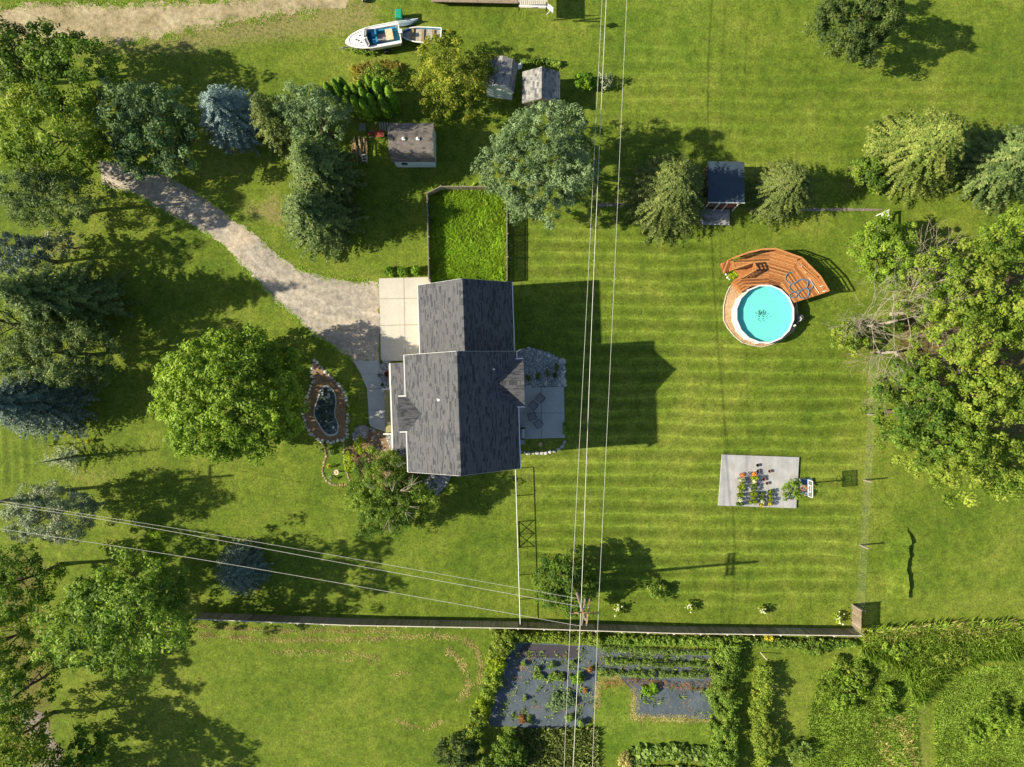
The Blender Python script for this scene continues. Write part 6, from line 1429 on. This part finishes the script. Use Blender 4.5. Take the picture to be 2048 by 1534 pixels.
# left side conifers
broadleaf('pine_tree', 'very dark pine clump at the left edge below the bright tree', 'pine', 85, 385, (112, 66), 9, 'darkpine', 20, dens=1.4, cl=.6, leaf=.36, per=40, mode='tuft', wide=.25, lobes=.3)
broadleaf('pine_tree', 'grey green pine at the left edge above the pointed spruce', 'pine', 20, 500, (64, 44), 8, 'bluedark', 21, cl=.5, leaf=.34, per=44, mode='tuft', wide=.24, lobes=.4, dens=1.5)
broadleaf('shrub', 'sparse brownish shrub between the dark pines at the left', 'shrub', 118, 488, (40, 34), 3, 'grey', 22, cl=.4, leaf=.2, per=20, dens=.6, lobes=.5)
conifer('spruce_tree', 'tall dark green spruce whose tip points to the left edge', 'spruce', 140, 600, 84, 12, 'darkpine', 23, pw=.8, dens=1.2, spray=.5, step=.4, hb=.25)
broadleaf('pine_tree', 'broad grey green pine below the pointed dark spruce', 'pine', 96, 705, (112, 70), 8.5, 'darkpine', 24, cl=.55, leaf=.36, per=46, mode='tuft', wide=.24, lobes=.4, dens=1.5, tvar=.35)
conifer('blue_spruce', 'large dusky blue spruce at the left edge', 'spruce', 78, 802, 80, 9.5, 'bluedark', 25, pw=.65, dens=1.25, spray=.46, hb=.3)
broadleaf('pine_tree', 'dark pine cut by the left edge beside the pointed spruce', 'pine', -30, 640, (60, 60), 10, 'darkpine', 28, cl=.6, leaf=.36, per=36, mode='tuft', wide=.25)
conifer('pine_sapling', 'small thin bluish pine with a dark leader, long shadow to the right', 'pine', 128, 917, 30, 5, 'grey', 26, pw=.7, dens=.6, spray=.3, hb=.35)
broadleaf('pine_tree', 'pale greyish thin pine in front of the left utility pole', 'pine', 88, 1032, (86, 62), 7.5, 'grey', 27, cl=.5, leaf=.34, per=46, mode='tuft', wide=.17, lobes=.3, dens=1.5, tvar=.3)
conifer('blue_spruce', 'small dark blue spruce in the shade under the lower left power lines', 'spruce', 484, 1138, 50, 3.6, 'bluedark', 30, pw=.38, dens=2.0, spray=.34, step=.24)  # darker needle colour than the bright blue spruce carries part of the shade here
broadleaf('deciduous_tree', 'large pale green tree at the left end of the long fence', 'tree', 222, 1232, (158, 118), 11.5, 'mid', 31, cl=.62, leaf=.28, per=42, dens=1.0, lobes=.5, gap=3, extra=6, tvar=.3)
LB = [(20,1170,70,9,'ash','dark olive tree at the left edge above the pale tree'),(-5,1290,75,9,'yellow','yellow olive tree at the left edge level with the fence'),(30,1390,62,8,'ash','olive tree at the left edge above the dirt path'),(15,1490,70,8,'yellow','yellow green tree in the bottom left corner'),(158,1515,46,6,'ash','thin olive tree at the bottom edge right of the dirt path')]
for i, (a, b, s, h_, f_, lb) in enumerate(LB): broadleaf('deciduous_tree', lb, 'tree', a, b, s, h_, f_, 100+i, cl=.6, leaf=.25, per=38, dens=1.15, lobes=.5, group='trees along the lower left edge')
broadleaf('deciduous_tree', 'tall tree below the bottom left corner whose shadow reaches over the lawn', 'tree', 60, 1612, 104, 10, 'ash', 110, cl=.6, leaf=.26, per=34, dens=.8, lobes=.5)
broadleaf('deciduous_tree', 'second tall tree beyond the bottom left corner of the frame', 'tree', -60, 1700, 120, 10.5, 'ash', 111, cl=.6, leaf=.26, per=30, dens=.7, lobes=.5)
t = broadleaf('hawthorn_tree', 'twiggy olive tree against the lower left corner of the house', 'tree', 782, 990, (88, 92), 5.8, 'ash', 32, cl=.42, leaf=.2, per=40, dens=1.9, lobes=.5, wide=.4, tvar=.4)
c = P(782, 990, 4); tw = MB(); r = random.Random(8)
for k in range(18):
    a = r.uniform(0, 6.283); q = c + Vector((math.cos(a)*r.uniform(.2, 2.2), math.sin(a)*r.uniform(.2, 2.2), r.uniform(.2, 1.6))); d = Vector((math.cos(a), math.sin(a), .3)).normalized()
    for j in range(3): e = (d+Vector((r.gauss(0, .4), r.gauss(0, .4), r.gauss(0, .2)))).normalized(); tw.tube([q, q+e*.5, q+e*1.0+Vector((0, 0, -.05))], [.02, .014, .006], 4)
tw.build('twigs', M['deadwood'], t, kind='stuff')
broadleaf('lime_shrub', 'bright yellow green shrub beside the boulder, upper of two', 'shrub', 718, 893, (15, 18), 1.3, 'lime', 33, cl=.28, leaf=.15, per=30)
broadleaf('lime_shrub', 'bright yellow green shrub left of the twiggy tree, lower of two', 'shrub', 700, 925, (14, 22), 1.3, 'lime', 34, cl=.28, leaf=.15, per=30)
broadleaf('round_tree', 'round dark green tree beside the utility pole', 'tree', 1128, 1170, (66, 68), 5, 'ash', 35, cl=.42, leaf=.21, per=42, lobes=.3, dens=1.05)
broadleaf('shrub', 'light green spreading shrub right of the round tree', 'shrub', 1319, 1186, (24, 18), 1.2, 'mid', 36, cl=.28, leaf=.17, per=22, lobes=.5)
broadleaf('shrub', 'light green shrub under the power lines at the top, right of the grey shed', 'shrub', 1172, 160, (24, 20), 1.8, 'arb', 37, cl=.35, leaf=.19, lobes=.4)
broadleaf('shrub', 'sparse white flowering shrub crossed by the power lines at the top', 'shrub', 1212, 158, (18, 16), 1.5, 'grey', 38, cl=.32, leaf=.17, per=20, dens=.6)
for i, (a, lb) in enumerate(((509, 'left'), (525, 'middle'), (541, 'right'))): pass
for i, (x, lb) in enumerate(((778, 'leftmost'), (805, 'middle'), (832, 'rightmost'))):
    broadleaf('boxwood', f'{lb} of three clipped round boxwoods above the concrete apron', 'boxwood', x, 542, 10.5, .85, 'arb', 120+i, cl=.16, leaf=.11, per=30, dens=1.8, lobes=0, group='clipped boxwoods')
HY = [(1236,1220,'leftmost white hydrangea, nearest the pole'),(1381,1214,'second white hydrangea from the left along the fence'),(1526,1222,'third white hydrangea from the left along the fence'),(1677,1236,'rightmost white hydrangea by the fence corner')]
for i, (a, b, lb) in enumerate(HY):
    t = broadleaf('hydrangea', lb, 'hydrangea', a, b, (10, 11), .75, 'lime', 130+i, cl=.2, leaf=.14, per=16, dens=.8, group='white hydrangeas along the fence')
    c = P(a, b, .8); rr = np.random.default_rng(i); m = MB(); ib = ico(3); vs = [v.co.copy() for v in ib.verts]; fs = [tuple(v.index for v in f.verts) for f in ib.faces]; ib.free()
    for k in range(11):
        x, y = c.x + rr.normal(0, .2), c.y + rr.normal(0, .22); s = rr.uniform(.06, .1); m.add([(x+v.x*s, y+v.y*s, .78+v.z*s+rr.uniform(0, .01)) for v in vs], fs, rr.random())
    m.build('blossoms', FOL['flowerw'], t)
t = hedge('hydrangea', 'pale yellow flowering hydrangea beside the deck steps', 'hydrangea', [(1464,545),(1474,551)], 18, .9, 'lime', 140, cl=.2, leaf=.15, per=18, dens=1.6)
dsx = thing('deck_stones', 'few pale stones at the foot of the deck steps', 'stones', P(1456, 551))
for a, b, s in ((1452,549,3),(1455,555,3.5),(1459,558,3),(1462,553,2.5)): stone(a, b, s, dsx)
hedge('spur_weeds', 'weeds growing around the trailer under the motorboat', 'weeds', [(705,100),(745,106),(760,100)], 12, .35, 'mid', 141, cl=.2, leaf=.15, per=12)
hedge('weed_bed', 'dry weedy strip behind the two small sheds', 'weeds', [(1040,125),(1085,122),(1120,128)], 14, .4, 'meadow', 142, cl=.2, leaf=.16, per=14)
